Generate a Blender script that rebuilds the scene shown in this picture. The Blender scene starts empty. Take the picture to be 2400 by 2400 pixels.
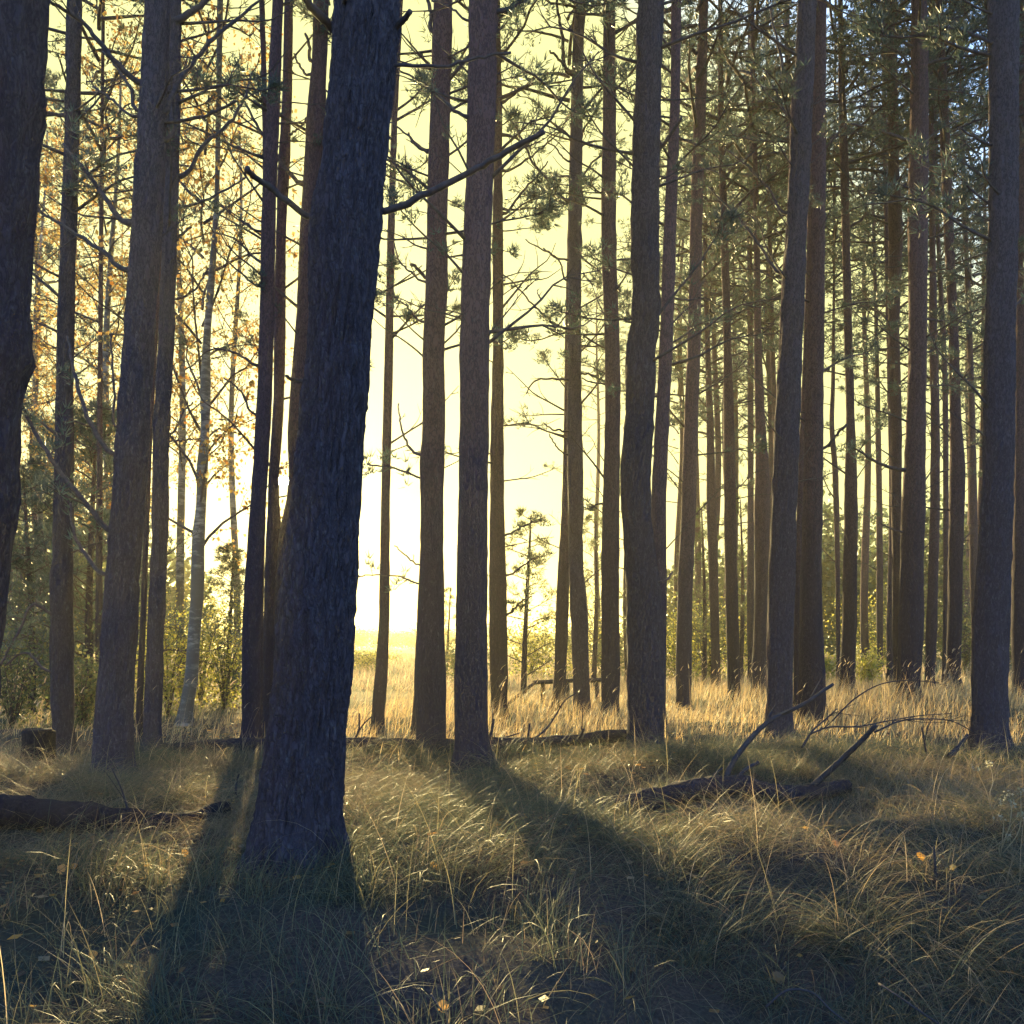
import bpy, math, random
import numpy as np

# ------------------------------------------------------------------ frame constants
F, CX, HY, CH = 2112.0, 1200.0, 1516.0, 1.2      # focal length / centre / horizon of the 2400 px photo, eye height
SUN = np.array([(664 - CX) / F, 1.0, (HY - 1128) / F]); SUN /= np.linalg.norm(SUN)
SUN_EL = math.asin(SUN[2]) + math.radians(.75); SUN_AZ = math.atan2(SUN[0], SUN[1])
LAMP = np.array([math.sin(SUN_AZ) * math.cos(SUN_EL), math.cos(SUN_AZ) * math.cos(SUN_EL), math.sin(SUN_EL)])   # lamp just clears the visible disc
scene = bpy.context.scene
col = scene.collection
rng = np.random.default_rng(11)
random.seed(5)

# ------------------------------------------------------------------ camera
cam = bpy.data.cameras.new('camera'); cam_ob = bpy.data.objects.new('camera', cam); col.objects.link(cam_ob)
cam.sensor_width = 36.0; cam.lens = 36.0 * F / 2400.0
cam.shift_y = (HY - 1200.0) / 2400.0
cam.clip_start = 0.05; cam.clip_end = 9000.0
cam_ob.location = (0, 0, CH); cam_ob.rotation_euler = (math.pi / 2, 0, 0)
scene.camera = cam_ob

# ------------------------------------------------------------------ sky, sun, exposure
world = bpy.data.worlds.new('World'); scene.world = world; world.use_nodes = True
wn = world.node_tree
sky = wn.nodes.new('ShaderNodeTexSky'); sky.sky_type = 'NISHITA'; sky.sun_disc = False
sky.sun_elevation = SUN_EL; sky.sun_rotation = SUN_AZ
sky.air_density = 1.0; sky.dust_density = 2.0; sky.ozone_density = 4.4
sep = wn.nodes.new('ShaderNodeSeparateColor'); thr = wn.nodes.new('ShaderNodeMapRange'); thr.interpolation_type = 'SMOOTHSTEP'
thr.inputs[1].default_value = 0.8; thr.inputs[2].default_value = 1.7; thr.inputs[4].default_value = .975
veil = wn.nodes.new('ShaderNodeMix'); veil.data_type = 'RGBA'            # the glowing part of a hazy evening sky is one even pale yellow
veil.inputs[7].default_value = (1.48, 1.48, 0.56, 1)
bg = wn.nodes['Background']; bg.inputs[1].default_value = 0.15
wn.links.new(sky.outputs[0], sep.inputs[0]); wn.links.new(sep.outputs[0], thr.inputs[0]); wn.links.new(thr.outputs[0], veil.inputs[0])
wn.links.new(sky.outputs[0], veil.inputs[6]); wn.links.new(veil.outputs[2], bg.inputs[0])

sl = bpy.data.lights.new('sun_lamp', 'SUN'); sl.energy = 3.5; sl.angle = math.radians(0.53); sl.color = (1.0, 0.78, 0.34)
sun_ob = bpy.data.objects.new('sun_lamp', sl); col.objects.link(sun_ob)
from mathutils import Vector
sun_ob.rotation_euler = Vector((-LAMP[0], -LAMP[1], -LAMP[2])).to_track_quat('-Z', 'Y').to_euler()
sun_ob.location = (0, 0, 30)

scene.view_settings.view_transform = 'Standard'; scene.view_settings.look = 'None'
scene.view_settings.exposure = 2.3; scene.view_settings.gamma = 1.0
scene.view_settings.use_curve_mapping = False
cy = scene.cycles
cy.max_bounces = 5; cy.diffuse_bounces = 3; cy.glossy_bounces = 2; cy.transmission_bounces = 3
cy.transparent_max_bounces = 4; cy.volume_bounces = 0
cy.use_denoising = True
cy.sample_clamp_indirect = 4.0
try:
    cy.denoiser = 'OPENIMAGEDENOISE'; cy.denoising_input_passes = 'RGB_ALBEDO_NORMAL'
except Exception:
    pass

# ------------------------------------------------------------------ helpers
def P(px, py, d):
    return np.array([(px - CX) / F * d, d, CH - (py - HY) / F * d])

def _hash(ix, iy, iz, s):
    h = (ix.astype(np.int64) * 374761393 + iy.astype(np.int64) * 668265263 + iz.astype(np.int64) * 2147483647 + s * 974634777) & 0x7fffffff
    h = ((h ^ (h >> 13)) * 1274126177) & 0x7fffffff
    return ((h ^ (h >> 16)) & 0xffff) / 65535.0

def vnoise(x, y, z=None, s=0):
    x = np.asarray(x, float); y = np.asarray(y, float); z = np.zeros_like(x) if z is None else np.asarray(z, float)
    ix, iy, iz = np.floor(x), np.floor(y), np.floor(z)
    fx, fy, fz = x - ix, y - iy, z - iz
    fx, fy, fz = [t * t * (3 - 2 * t) for t in (fx, fy, fz)]
    r = 0
    for a in (0, 1):
        for b in (0, 1):
            for c in (0, 1):
                w = (fx if a else 1 - fx) * (fy if b else 1 - fy) * (fz if c else 1 - fz)
                r = r + w * _hash(ix + a, iy + b, iz + c, s)
    return r * 2 - 1

def fbm(x, y, z=None, s=0, o=3):
    r = 0; a = 1.0; t = 0; f = 1.0
    for i in range(o):
        r = r + a * vnoise(np.asarray(x) * f, np.asarray(y) * f, None if z is None else np.asarray(z) * f, s + i)
        t += a; a *= .5; f *= 2.03
    return r / t

def make_mesh(name, verts, faces, mats, smooth=True, fmat=None, color=None):
    """verts (N,3), faces: list of (M,k) int arrays"""
    verts = np.ascontiguousarray(verts, dtype=np.float32)
    faces = [np.asarray(f, dtype=np.int32) for f in faces if len(f)]
    me = bpy.data.meshes.new(name)
    nl = sum(f.size for f in faces); nf = sum(len(f) for f in faces)
    me.vertices.add(len(verts)); me.vertices.foreach_set('co', verts.ravel())
    me.loops.add(nl); me.loops.foreach_set('vertex_index', np.concatenate([f.ravel() for f in faces]))
    me.polygons.add(nf)
    tot = np.concatenate([np.full(len(f), f.shape[1], np.int32) for f in faces])
    st = np.concatenate([[0], np.cumsum(tot)[:-1]]).astype(np.int32)
    me.polygons.foreach_set('loop_start', st)
    if fmat is not None:
        me.polygons.foreach_set('material_index', np.asarray(fmat, np.int32))
    me.polygons.foreach_set('use_smooth', np.full(nf, bool(smooth)))
    if color is not None:
        ca = me.color_attributes.new('tint', 'FLOAT_COLOR', 'POINT')
        c4 = np.ones((len(verts), 4), np.float32); c4[:, :3] = color
        ca.data.foreach_set('color', c4.ravel())
    me.update(calc_edges=True)
    for m in (mats if isinstance(mats, (list, tuple)) else [mats]):
        me.materials.append(m)
    return me

def link(name, data, parent=None, loc=(0, 0, 0)):
    o = bpy.data.objects.new(name, data); col.objects.link(o)
    o.location = loc
    if parent is not None:
        o.parent = parent
    return o

def tag(o, label=None, cat=None, group=None, kind=None):
    if label: o['label'] = label
    if cat: o['category'] = cat
    if group: o['group'] = group
    if kind: o['kind'] = kind
    return o

def empty(name, loc, label, cat, group=None):
    o = bpy.data.objects.new(name, None); col.objects.link(o); o.location = loc
    o.empty_display_size = .1
    return tag(o, label, cat, group)

def smooth_curve(pts, n):
    """Catmull-Rom through pts (k,m) sampled to n rows, even in index of chord length"""
    pts = np.asarray(pts, float)
    if len(pts) == 2:
        t = np.linspace(0, 1, n)[:, None]; return pts[0] * (1 - t) + pts[1] * t
    ch = np.r_[0, np.cumsum(np.linalg.norm(np.diff(pts[:, :3], axis=0), axis=1) + 1e-9)]
    u = np.linspace(0, ch[-1], n)
    k = np.clip(np.searchsorted(ch, u, side='right') - 1, 0, len(pts) - 2)
    t = ((u - ch[k]) / (ch[k + 1] - ch[k]))[:, None]
    m = np.zeros_like(pts)
    dt = np.diff(ch)[:, None]; sl_ = np.diff(pts, axis=0) / dt
    m[1:-1] = (sl_[1:] * dt[:-1] + sl_[:-1] * dt[1:]) / (dt[1:] + dt[:-1]); m[0] = sl_[0]; m[-1] = sl_[-1]
    h = (ch[k + 1] - ch[k])[:, None]
    return ((2*t**3 - 3*t**2 + 1) * pts[k] + (t**3 - 2*t**2 + t) * h * m[k] + (-2*t**3 + 3*t**2) * pts[k+1] + (t**3 - t**2) * h * m[k+1])

class MB:
    """collects tubes and leaves into one mesh"""
    def __init__(self): self.v = []; self.f4 = []; self.f3 = []; self.m4 = []; self.m3 = []; self.n = 0; self.c = []
    def tube(self, pts, rad, sides=6, mat=0, jitter=0.0, cap=True, tint=(1, 1, 1)):
        pts = np.asarray(pts, float); rad = np.broadcast_to(np.asarray(rad, float), (len(pts),))
        n = len(pts)
        tg = np.gradient(pts, axis=0); tg /= (np.linalg.norm(tg, axis=1)[:, None] + 1e-12)
        up = np.array([0, 0, 1.]) if abs(tg[:, 2]).mean() < .75 else np.array([1., 0, 0])
        a = np.cross(tg, up); a /= (np.linalg.norm(a, axis=1)[:, None] + 1e-12); b = np.cross(a, tg)
        th = np.arange(sides) * 2 * math.pi / sides
        r = rad[:, None] * (1 + (jitter * (rng.random((n, sides)) - .5) if jitter else 0))
        v = pts[:, None, :] + r[..., None] * (np.cos(th)[None, :, None] * a[:, None, :] + np.sin(th)[None, :, None] * b[:, None, :])
        v = v.reshape(-1, 3)
        i, j = np.meshgrid(np.arange(n - 1), np.arange(sides), indexing='ij'); j2 = (j + 1) % sides
        q = np.stack([i * sides + j, i * sides + j2, (i + 1) * sides + j2, (i + 1) * sides + j], -1).reshape(-1, 4) + self.n
        self.f4.append(q); self.m4.append(np.full(len(q), mat))
        vs = [v]
        if cap:
            vs += [pts[:1], pts[-1:]]
            k = self.n + n * sides; J = np.arange(sides); J2 = (J + 1) % sides
            t1 = np.stack([np.full(sides, k), J2 + self.n, J + self.n], -1)
            t2 = np.stack([np.full(sides, k + 1), J + self.n + (n - 1) * sides, J2 + self.n + (n - 1) * sides], -1)
            self.f3 += [t1, t2]; self.m3 += [np.full(sides, mat)] * 2
        v = np.concatenate(vs); self.v.append(v); self.n += len(v); self.c.append(np.tile(np.asarray(tint, float), (len(v), 1)))
    def tris(self, v, mat=0, tint=None):
        """v (M,3,3)"""
        m = len(v)
        self.f3.append(np.arange(m * 3).reshape(m, 3) + self.n); self.m3.append(np.full(m, mat))
        self.v.append(v.reshape(-1, 3)); self.n += m * 3
        t = np.ones((m, 3)) if tint is None else tint
        self.c.append(np.repeat(t, 3, axis=0))
    def quads(self, v, mat=0, tint=None):
        m = len(v)
        self.f4.append(np.arange(m * 4).reshape(m, 4) + self.n); self.m4.append(np.full(m, mat))
        self.v.append(v.reshape(-1, 3)); self.n += m * 4
        t = np.ones((m, 3)) if tint is None else tint
        self.c.append(np.repeat(t, 4, axis=0))
    def mesh(self, name, mats, smooth=True, offset=None):
        v = np.concatenate(self.v)
        if offset is not None: v = v - np.asarray(offset)
        fs = []; fm = []
        if self.f4: fs.append(np.concatenate(self.f4)); fm.append(np.concatenate(self.m4))
        if self.f3: fs.append(np.concatenate(self.f3)); fm.append(np.concatenate(self.m3))
        return make_mesh(name, v, fs, mats, smooth, np.concatenate(fm), np.concatenate(self.c))

def unit(v): return v / (np.linalg.norm(v, axis=-1, keepdims=True) + 1e-12)
def rand_dirs(n):
    v = rng.normal(size=(n, 3)); return unit(v)

# ------------------------------------------------------------------ materials
def new_mat(name):
    m = bpy.data.materials.new(name); m.use_nodes = True
    nt = m.node_tree; nt.nodes.clear()
    return m, nt, nt.nodes.new('ShaderNodeOutputMaterial')

def nd(nt, t, **kw):
    n = nt.nodes.new(t)
    for k, v in kw.items(): setattr(n, k, v)
    return n

def ramp(nt, src, stops):
    r = nd(nt, 'ShaderNodeValToRGB'); e = r.color_ramp.elements
    while len(e) > 1: e.remove(e[0])
    e[0].position = stops[0][0]; e[0].color = (*stops[0][1], 1)
    for p, c in stops[1:]:
        x = e.new(p); x.color = (*c, 1)
    nt.links.new(src, r.inputs[0]); return r.outputs[0]

def bark_mat(name, low, high, crack, z0=.8, z1=5.0, scale=1.0, bump=.6, lichen=(.20, .21, .19)):
    m, nt, out = new_mat(name); L = nt.links.new
    tc = nd(nt, 'ShaderNodeTexCoord'); mp = nd(nt, 'ShaderNodeMapping'); mp.inputs['Scale'].default_value = (32 * scale, 32 * scale, 11 * scale)
    L(tc.outputs['Object'], mp.inputs[0])
    oi = nd(nt, 'ShaderNodeObjectInfo')
    ad = nd(nt, 'ShaderNodeVectorMath', operation='ADD'); L(mp.outputs[0], ad.inputs[0])
    cb = nd(nt, 'ShaderNodeCombineXYZ'); mu = nd(nt, 'ShaderNodeMath', operation='MULTIPLY'); mu.inputs[1].default_value = 37.0
    L(oi.outputs['Random'], mu.inputs[0]); L(mu.outputs[0], cb.inputs[0]); L(mu.outputs[0], cb.inputs[2]); L(cb.outputs[0], ad.inputs[1])
    n0 = nd(nt, 'ShaderNodeTexNoise'); n0.inputs['Scale'].default_value = .55; n0.inputs['Detail'].default_value = 6
    L(ad.outputs[0], n0.inputs[0])
    mixv = nd(nt, 'ShaderNodeMix', data_type='VECTOR'); mixv.inputs[0].default_value = .72
    ns = nd(nt, 'ShaderNodeVectorMath', operation='SCALE'); ns.inputs[3].default_value = 7.0; L(n0.outputs['Color'], ns.inputs[0])
    L(ad.outputs[0], mixv.inputs[4]); L(ns.outputs[0], mixv.inputs[5])
    vo = nd(nt, 'ShaderNodeTexVoronoi', feature='DISTANCE_TO_EDGE'); vo.inputs['Scale'].default_value = 1.0
    L(mixv.outputs[1], vo.inputs['Vector'])
    n1 = nd(nt, 'ShaderNodeTexNoise'); n1.inputs['Scale'].default_value = 1.3; n1.inputs['Detail'].default_value = 7; n1.inputs['Roughness'].default_value = .7
    L(ad.outputs[0], n1.inputs[0])
    n2 = nd(nt, 'ShaderNodeTexNoise'); n2.inputs['Scale'].default_value = .22; n2.inputs['Detail'].default_value = 4
    L(ad.outputs[0], n2.inputs[0])
    sp = nd(nt, 'ShaderNodeSeparateXYZ'); L(tc.outputs['Object'], sp.inputs[0])
    zz = nd(nt, 'ShaderNodeMath', operation='ADD'); mz = nd(nt, 'ShaderNodeMath', operation='MULTIPLY_ADD')
    mz.inputs[1].default_value = 2.2; mz.inputs[2].default_value = -1.1; L(n2.outputs[0], mz.inputs[0])
    L(sp.outputs[2], zz.inputs[0]); L(mz.outputs[0], zz.inputs[1])
    mr = nd(nt, 'ShaderNodeMapRange', interpolation_type='SMOOTHSTEP'); mr.inputs[1].default_value = z0; mr.inputs[2].default_value = z1
    L(zz.outputs[0], mr.inputs[0])
    base = nd(nt, 'ShaderNodeMix', data_type='RGBA'); base.inputs[6].default_value = (*low, 1); base.inputs[7].default_value = (*high, 1)
    L(mr.outputs[0], base.inputs[0])
    # lichen / pale flakes
    fl = nd(nt, 'ShaderNodeMapRange'); fl.inputs[1].default_value = .54; fl.inputs[2].default_value = .68; L(n1.outputs[0], fl.inputs[0])
    fm = nd(nt, 'ShaderNodeMath', operation='MULTIPLY'); fm.inputs[1].default_value = .6; L(fl.outputs[0], fm.inputs[0])
    li = nd(nt, 'ShaderNodeMix', data_type='RGBA'); li.inputs[7].default_value = (*lichen, 1)
    L(fm.outputs[0], li.inputs[0]); L(base.outputs[2], li.inputs[6])
    ck = nd(nt, 'ShaderNodeMapRange'); ck.inputs[1].default_value = .02; ck.inputs[2].default_value = .16; ck.inputs[3].default_value = 1; ck.inputs[4].default_value = 0
    L(vo.outputs['Distance'], ck.inputs[0])
    ckm = nd(nt, 'ShaderNodeMath', operation='MULTIPLY'); ckm.inputs[1].default_value = .6; L(ck.outputs[0], ckm.inputs[0])
    cc = nd(nt, 'ShaderNodeMix', data_type='RGBA'); cc.inputs[7].default_value = (*crack, 1)
    L(ckm.outputs[0], cc.inputs[0]); L(li.outputs[2], cc.inputs[6])
    # per-tree and patchy brightness
    hv = nd(nt, 'ShaderNodeHueSaturation'); vm = nd(nt, 'ShaderNodeMapRange'); vm.inputs[3].default_value = .8; vm.inputs[4].default_value = 1.2
    L(oi.outputs['Random'], vm.inputs[0]); L(vm.outputs[0], hv.inputs['Value']); L(cc.outputs[2], hv.inputs['Color'])
    bs = nd(nt, 'ShaderNodeBsdfPrincipled'); bs.inputs['Roughness'].default_value = .9; bs.inputs['Specular IOR Level'].default_value = .15
    L(hv.outputs[0], bs.inputs['Base Color'])
    hs = nd(nt, 'ShaderNodeMath', operation='MULTIPLY_ADD'); hs.inputs[1].default_value = .5; L(n1.outputs[0], hs.inputs[0])
    vm2 = nd(nt, 'ShaderNodeMath', operation='MINIMUM'); vm2.inputs[1].default_value = .25; L(vo.outputs['Distance'], vm2.inputs[0]); 
    vm3 = nd(nt, 'ShaderNodeMath', operation='MULTIPLY'); vm3.inputs[1].default_value = 3.0; L(vm2.outputs[0], vm3.inputs[0]); L(vm3.outputs[0], hs.inputs[2])
    bp = nd(nt, 'ShaderNodeBump'); bp.inputs['Strength'].default_value = bump; bp.inputs['Distance'].default_value = .02
    L(hs.outputs[0], bp.inputs['Height']); L(bp.outputs[0], bs.inputs['Normal'])
    L(bs.outputs[0], out.inputs[0]); return m

def leaf_mat(name, color=None, trans=.5, rough=.5, spec=.3, gain=1.0):
    """thin plant tissue: diffuse + translucent + a little gloss; colour from the 'tint' attribute"""
    m, nt, out = new_mat(name); L = nt.links.new
    at = nd(nt, 'ShaderNodeAttribute', attribute_name='tint')
    src = at.outputs['Color']
    if color is not None:
        mx = nd(nt, 'ShaderNodeMix', data_type='RGBA', blend_type='MULTIPLY'); mx.inputs[0].default_value = 1.0
        mx.inputs[7].default_value = (*color, 1); L(src, mx.inputs[6]); src = mx.outputs[2]
    bs = nd(nt, 'ShaderNodeBsdfPrincipled'); bs.inputs['Roughness'].default_value = rough; bs.inputs['Specular IOR Level'].default_value = spec
    tr = nd(nt, 'ShaderNodeBsdfTranslucent')
    g = nd(nt, 'ShaderNodeVectorMath', operation='SCALE'); g.inputs[3].default_value = gain; L(src, g.inputs[0])
    L(src, bs.inputs['Base Color']); L(g.outputs[0], tr.inputs[0])
    mix = nd(nt, 'ShaderNodeMixShader'); mix.inputs[0].default_value = trans
    L(bs.outputs[0], mix.inputs[1]); L(tr.outputs[0], mix.inputs[2]); L(mix.outputs[0], out.inputs[0])
    return m

def plain_mat(name, c1, c2, scale=8.0, rough=.9, bump=.3, stretch=(1, 1, 1)):
    m, nt, out = new_mat(name); L = nt.links.new
    tc = nd(nt, 'ShaderNodeTexCoord'); mp = nd(nt, 'ShaderNodeMapping'); mp.inputs['Scale'].default_value = stretch; L(tc.outputs['Object'], mp.inputs[0])
    n1 = nd(nt, 'ShaderNodeTexNoise'); n1.inputs['Scale'].default_value = scale; n1.inputs['Detail'].default_value = 6; L(mp.outputs[0], n1.inputs[0])
    c = ramp(nt, n1.outputs[0], [(.3, c1), (.7, c2)])
    bs = nd(nt, 'ShaderNodeBsdfPrincipled'); bs.inputs['Roughness'].default_value = rough; bs.inputs['Specular IOR Level'].default_value = .15
    L(c, bs.inputs['Base Color'])
    bp = nd(nt, 'ShaderNodeBump'); bp.inputs['Strength'].default_value = bump; bp.inputs['Distance'].default_value = .02
    L(n1.outputs[0], bp.inputs['Height']); L(bp.outputs[0], bs.inputs['Normal']); L(bs.outputs[0], out.inputs[0])
    return m

BARK = bark_mat('pine_bark', (.038, .031, .050), (.150, .082, .086), (.028, .022, .034), z0=.8, z1=6.0, bump=.7, lichen=(.12, .10, .115))
BARK_OLD = bark_mat('old_pine_bark', (.062, .049, .068), (.105, .078, .092), (.032, .026, .038), z0=1.5, z1=8, bump=.75, lichen=(.135, .125, .14))
LOGWOOD = bark_mat('rotting_log_bark', (.032, .026, .036), (.032, .026, .036), (.02, .016, .022), bump=.8, lichen=(.05, .048, .046))
TWIG = plain_mat('twig_bark', (.06, .046, .052), (.11, .082, .085), 30, stretch=(1, 1, 1))
DEADWOOD = plain_mat('dead_wood', (.032, .027, .034), (.062, .052, .06), 14, stretch=(1, 1, 1))
NEEDLE = leaf_mat('pine_needles', (.072, .105, .095), trans=.35, rough=.45, spec=.3)
NEEDLE_Y = leaf_mat('young_pine_needles', (.11, .135, .075), trans=.45, rough=.45, spec=.3)
LEAF = leaf_mat('broad_leaves', None, trans=.55, rough=.45, spec=.3, gain=1.15)
GRASS = leaf_mat('grass_blades', None, trans=.55, rough=.5, spec=.28, gain=1.25)

def birch_mat():
    m, nt, out = new_mat('birch_bark'); L = nt.links.new
    tc = nd(nt, 'ShaderNodeTexCoord'); mp = nd(nt, 'ShaderNodeMapping'); mp.inputs['Scale'].default_value = (3, 3, 9); L(tc.outputs['Object'], mp.inputs[0])
    n1 = nd(nt, 'ShaderNodeTexNoise'); n1.inputs['Scale'].default_value = 1.5; n1.inputs['Detail'].default_value = 5; n1.inputs['Roughness'].default_value = .7; L(mp.outputs[0], n1.inputs[0])
    n2 = nd(nt, 'ShaderNodeTexNoise'); n2.inputs['Scale'].default_value = .7; n2.inputs['Detail'].default_value = 2; L(tc.outputs['Object'], n2.inputs[0])
    s = nd(nt, 'ShaderNodeMath', operation='ADD'); L(n1.outputs[0], s.inputs[0]); L(n2.outputs[0], s.inputs[1])
    c = ramp(nt, s.outputs[0], [(.40, (.09, .075, .07)), (.50, (.10, .085, .08)), (.60, (.30, .27, .25)), (.78, (.42, .38, .36))])
    # ramp input spans 0..2: halve it
    h = nd(nt, 'ShaderNodeMath', operation='MULTIPLY'); h.inputs[1].default_value = .5
    L(s.outputs[0], h.inputs[0])
    for l in list(nt.links):
        if l.to_node.bl_idname == 'ShaderNodeValToRGB': nt.links.remove(l)
    for n in nt.nodes:
        if n.bl_idname == 'ShaderNodeValToRGB': L(h.outputs[0], n.inputs[0])
    bs = nd(nt, 'ShaderNodeBsdfPrincipled'); bs.inputs['Roughness'].default_value = .75; L(c, bs.inputs['Base Color'])
    L(bs.outputs[0], out.inputs[0]); return m
BIRCH = birch_mat()

def ground_mat():
    m, nt, out = new_mat('forest_floor'); L = nt.links.new
    tc = nd(nt, 'ShaderNodeTexCoord')
    n1 = nd(nt, 'ShaderNodeTexNoise'); n1.inputs['Scale'].default_value = .9; n1.inputs['Detail'].default_value = 5; L(tc.outputs['Object'], n1.inputs[0])
    n2 = nd(nt, 'ShaderNodeTexNoise'); n2.inputs['Scale'].default_value = 45; n2.inputs['Detail'].default_value = 7; n2.inputs['Roughness'].default_value = .75; L(tc.outputs['Object'], n2.inputs[0])
    litter = ramp(nt, n2.outputs[0], [(.30, (.030, .024, .026)), (.5, (.070, .052, .05)), (.62, (.12, .085, .07)), (.75, (.18, .135, .10))])
    moss = ramp(nt, n2.outputs[0], [(.3, (.03, .033, .028)), (.6, (.058, .062, .048)), (.8, (.105, .105, .06))])
    k = nd(nt, 'ShaderNodeMapRange'); k.inputs[1].default_value = .45; k.inputs[2].default_value = .6; L(n1.outputs[0], k.inputs[0])
    mx = nd(nt, 'ShaderNodeMix', data_type='RGBA'); L(k.outputs[0], mx.inputs[0]); L(litter, mx.inputs[6]); L(moss, mx.inputs[7])
    # dry meadow beyond the wood
    sp = nd(nt, 'ShaderNodeSeparateXYZ'); L(tc.outputs['Object'], sp.inputs[0])
    far = nd(nt, 'ShaderNodeMapRange'); far.inputs[1].default_value = 14; far.inputs[2].default_value = 24; L(sp.outputs[1], far.inputs[0])
    n3 = nd(nt, 'ShaderNodeTexNoise'); n3.inputs['Scale'].default_value = .12; n3.inputs['Detail'].default_value = 8; n3.inputs['Roughness'].default_value = .65; L(tc.outputs['Object'], n3.inputs[0])
    mea = ramp(nt, n3.outputs[0], [(.3, (.16, .15, .06)), (.5, (.28, .23, .10)), (.7, (.36, .29, .14))])
    m2 = nd(nt, 'ShaderNodeMix', data_type='RGBA'); L(far.outputs[0], m2.inputs[0]); L(mx.outputs[2], m2.inputs[6]); L(mea, m2.inputs[7])
    bs = nd(nt, 'ShaderNodeBsdfPrincipled'); bs.inputs['Roughness'].default_value = 1; bs.inputs['Specular IOR Level'].default_value = .05
    L(m2.outputs[2], bs.inputs['Base Color'])
    bp = nd(nt, 'ShaderNodeBump'); bp.inputs['Strength'].default_value = .8; bp.inputs['Distance'].default_value = .03
    L(n2.outputs[0], bp.inputs['Height']); L(bp.outputs[0], bs.inputs['Normal']); L(bs.outputs[0], out.inputs[0])
    return m

# ------------------------------------------------------------------ the traced trees: (y, left edge, right edge) up each trunk, in photo px
# keys: d distance (m), H height, cz crown base height, crown kind, nb dead branches (from, to height)
T = []
def tr(label, pts, d=None, H=19, cz=11.5, crown='thin', nb=8, b0=2.2, b1=9, mat=None, kind='pine_tree', res=(28, 90), cs=1.0):
    yb = max(p[0] for p in pts)
    if d is None: d = 2534.0 / (yb - 1516)
    T.append(dict(label=label, pts=sorted(pts, key=lambda p: -p[0]), d=d, H=H, cz=cz, crown=crown, nb=nb, b0=b0, b1=b1, mat=mat, kind=kind, res=res, cs=cs))
    return T[-1]

edge = tr('massive dark pine trunk cut off by the left photo edge', [(2060, -330, -55), (1800, -290, -30), (1600, -262, -16), (1380, -238, 0), (1300, -228, 8), (1200, -214, 25), (1000, -196, 37), (900, -186, 48), (860, -183, 66), (830, -181, 69), (800, -178, 63), (530, -150, 68), (330, -128, 85), (0, -100, 101)], d=4.6, mat='old', nb=0, res=(72, 220))
t2 = tr('slender pine second from the left edge, behind the stump', [(1755, 121, 174), (1587, 120, 172), (1421, 121, 168), (1197, 128, 170), (800, 136, 171), (397, 150, 182), (0, 159, 190)], nb=9, b1=8.5, mat='old')
t3 = tr('stout pine with long bare limbs on its left, behind the left log', [(1811, 217, 309), (1700, 226, 310), (1587, 233, 311), (1462, 244, 320), (1338, 253, 325), (1197, 263, 337), (1007, 277, 348), (800, 291, 359), (530, 313, 377), (397, 319, 383), (265, 327, 389), (0, 342, 395)], nb=3, res=(40, 130), mat='old')
t4b = tr('very thin pine stem squeezed between the stout limbed pine and its right neighbour', [(1740, 315, 335), (1587, 322, 337), (1400, 331, 344), (1100, 343, 354), (800, 360, 369), (400, 385, 390), (0, 396, 400)], d=11.6, nb=2, cz=12)
t4 = tr('slim pine hugging the right side of the stout limbed pine', [(1761, 333, 380), (1587, 342, 381), (1360, 352, 388), (1197, 358, 393), (1007, 361, 396), (787, 373, 407), (530, 383, 414), (397, 390, 418), (265, 391, 420), (0, 399, 423)], nb=4, mat='old')
birch1 = tr('birch with white and black patched bark among orange leaves', [(1700, 412, 452), (1587, 433, 464), (1504, 439, 468), (1380, 447, 478), (1255, 451, 480), (1173, 460, 484), (1090, 462, 487), (1007, 471, 491), (924, 469, 493), (800, 476, 493), (650, 488, 504), (530, 499, 511), (265, 506, 518), (0, 509, 523)], d=14.0, H=15, cz=2.6, crown='birch', nb=0, mat='birch', kind='birch_tree', cs=1.0)
t6 = tr('left one of the two close pines beside the low sun', [(1737, 564, 614), (1587, 567, 611), (1462, 569, 613), (1338, 576, 617), (1197, 586, 623), (1007, 598, 634), (800, 607, 641), (530, 613, 646), (397, 617, 650), (265, 625, 655), (0, 638, 664)], nb=6, b1=8)
t6b = tr('thin stem leaning against the twin pines near the top', [(1700, 600, 622), (1200, 606, 622), (787, 612, 626), (400, 616, 628), (180, 613, 625), (0, 607, 620)], d=13.6, nb=3, b0=6)
t7 = tr('right one of the two close pines beside the low sun', [(1735, 616, 656), (1600, 617, 655), (1338, 621, 658), (1240, 625, 660), (1185, 627, 655), (1130, 629, 653), (1060, 633, 658), (966, 640, 664), (787, 642, 669), (530, 648, 671), (397, 652, 679), (265, 660, 683), (0, 667, 687)], d=12.2, nb=5, b1=8)
t8 = tr('pine half hidden behind the left edge of the huge trunk', [(1725, 630, 672), (1338, 648, 690), (1235, 657, 700), (1185, 670, 708), (1120, 677, 714), (1026, 674, 718), (930, 680, 722), (850, 686, 728), (787, 691, 733), (530, 704, 746), (397, 712, 754), (265, 720, 762), (132, 731, 766), (0, 734, 772)], d=11.8, nb=5, b0=4, b1=8.5)
hero = tr('huge leaning pine trunk in front, with broken branch stubs and the sun at its edge', [(2030, 584, 805), (1980, 590, 803), (1890, 603, 802), (1766, 622, 806), (1650, 636, 815), (1587, 643, 822), (1504, 649, 827), (1380, 656, 833), (1297, 667, 839), (1214, 680, 841), (1115, 691, 845), (1007, 702, 852), (940, 706, 861), (787, 725, 866), (679, 727, 878), (580, 727, 885), (530, 728, 892), (497, 729, 897), (460, 738, 899), (397, 756, 901), (265, 766, 913), (166, 778, 924), (60, 785, 933), (0, 788, 932)], mat='old', nb=0, res=(140, 420), cz=10.5, crown='dense')
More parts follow.
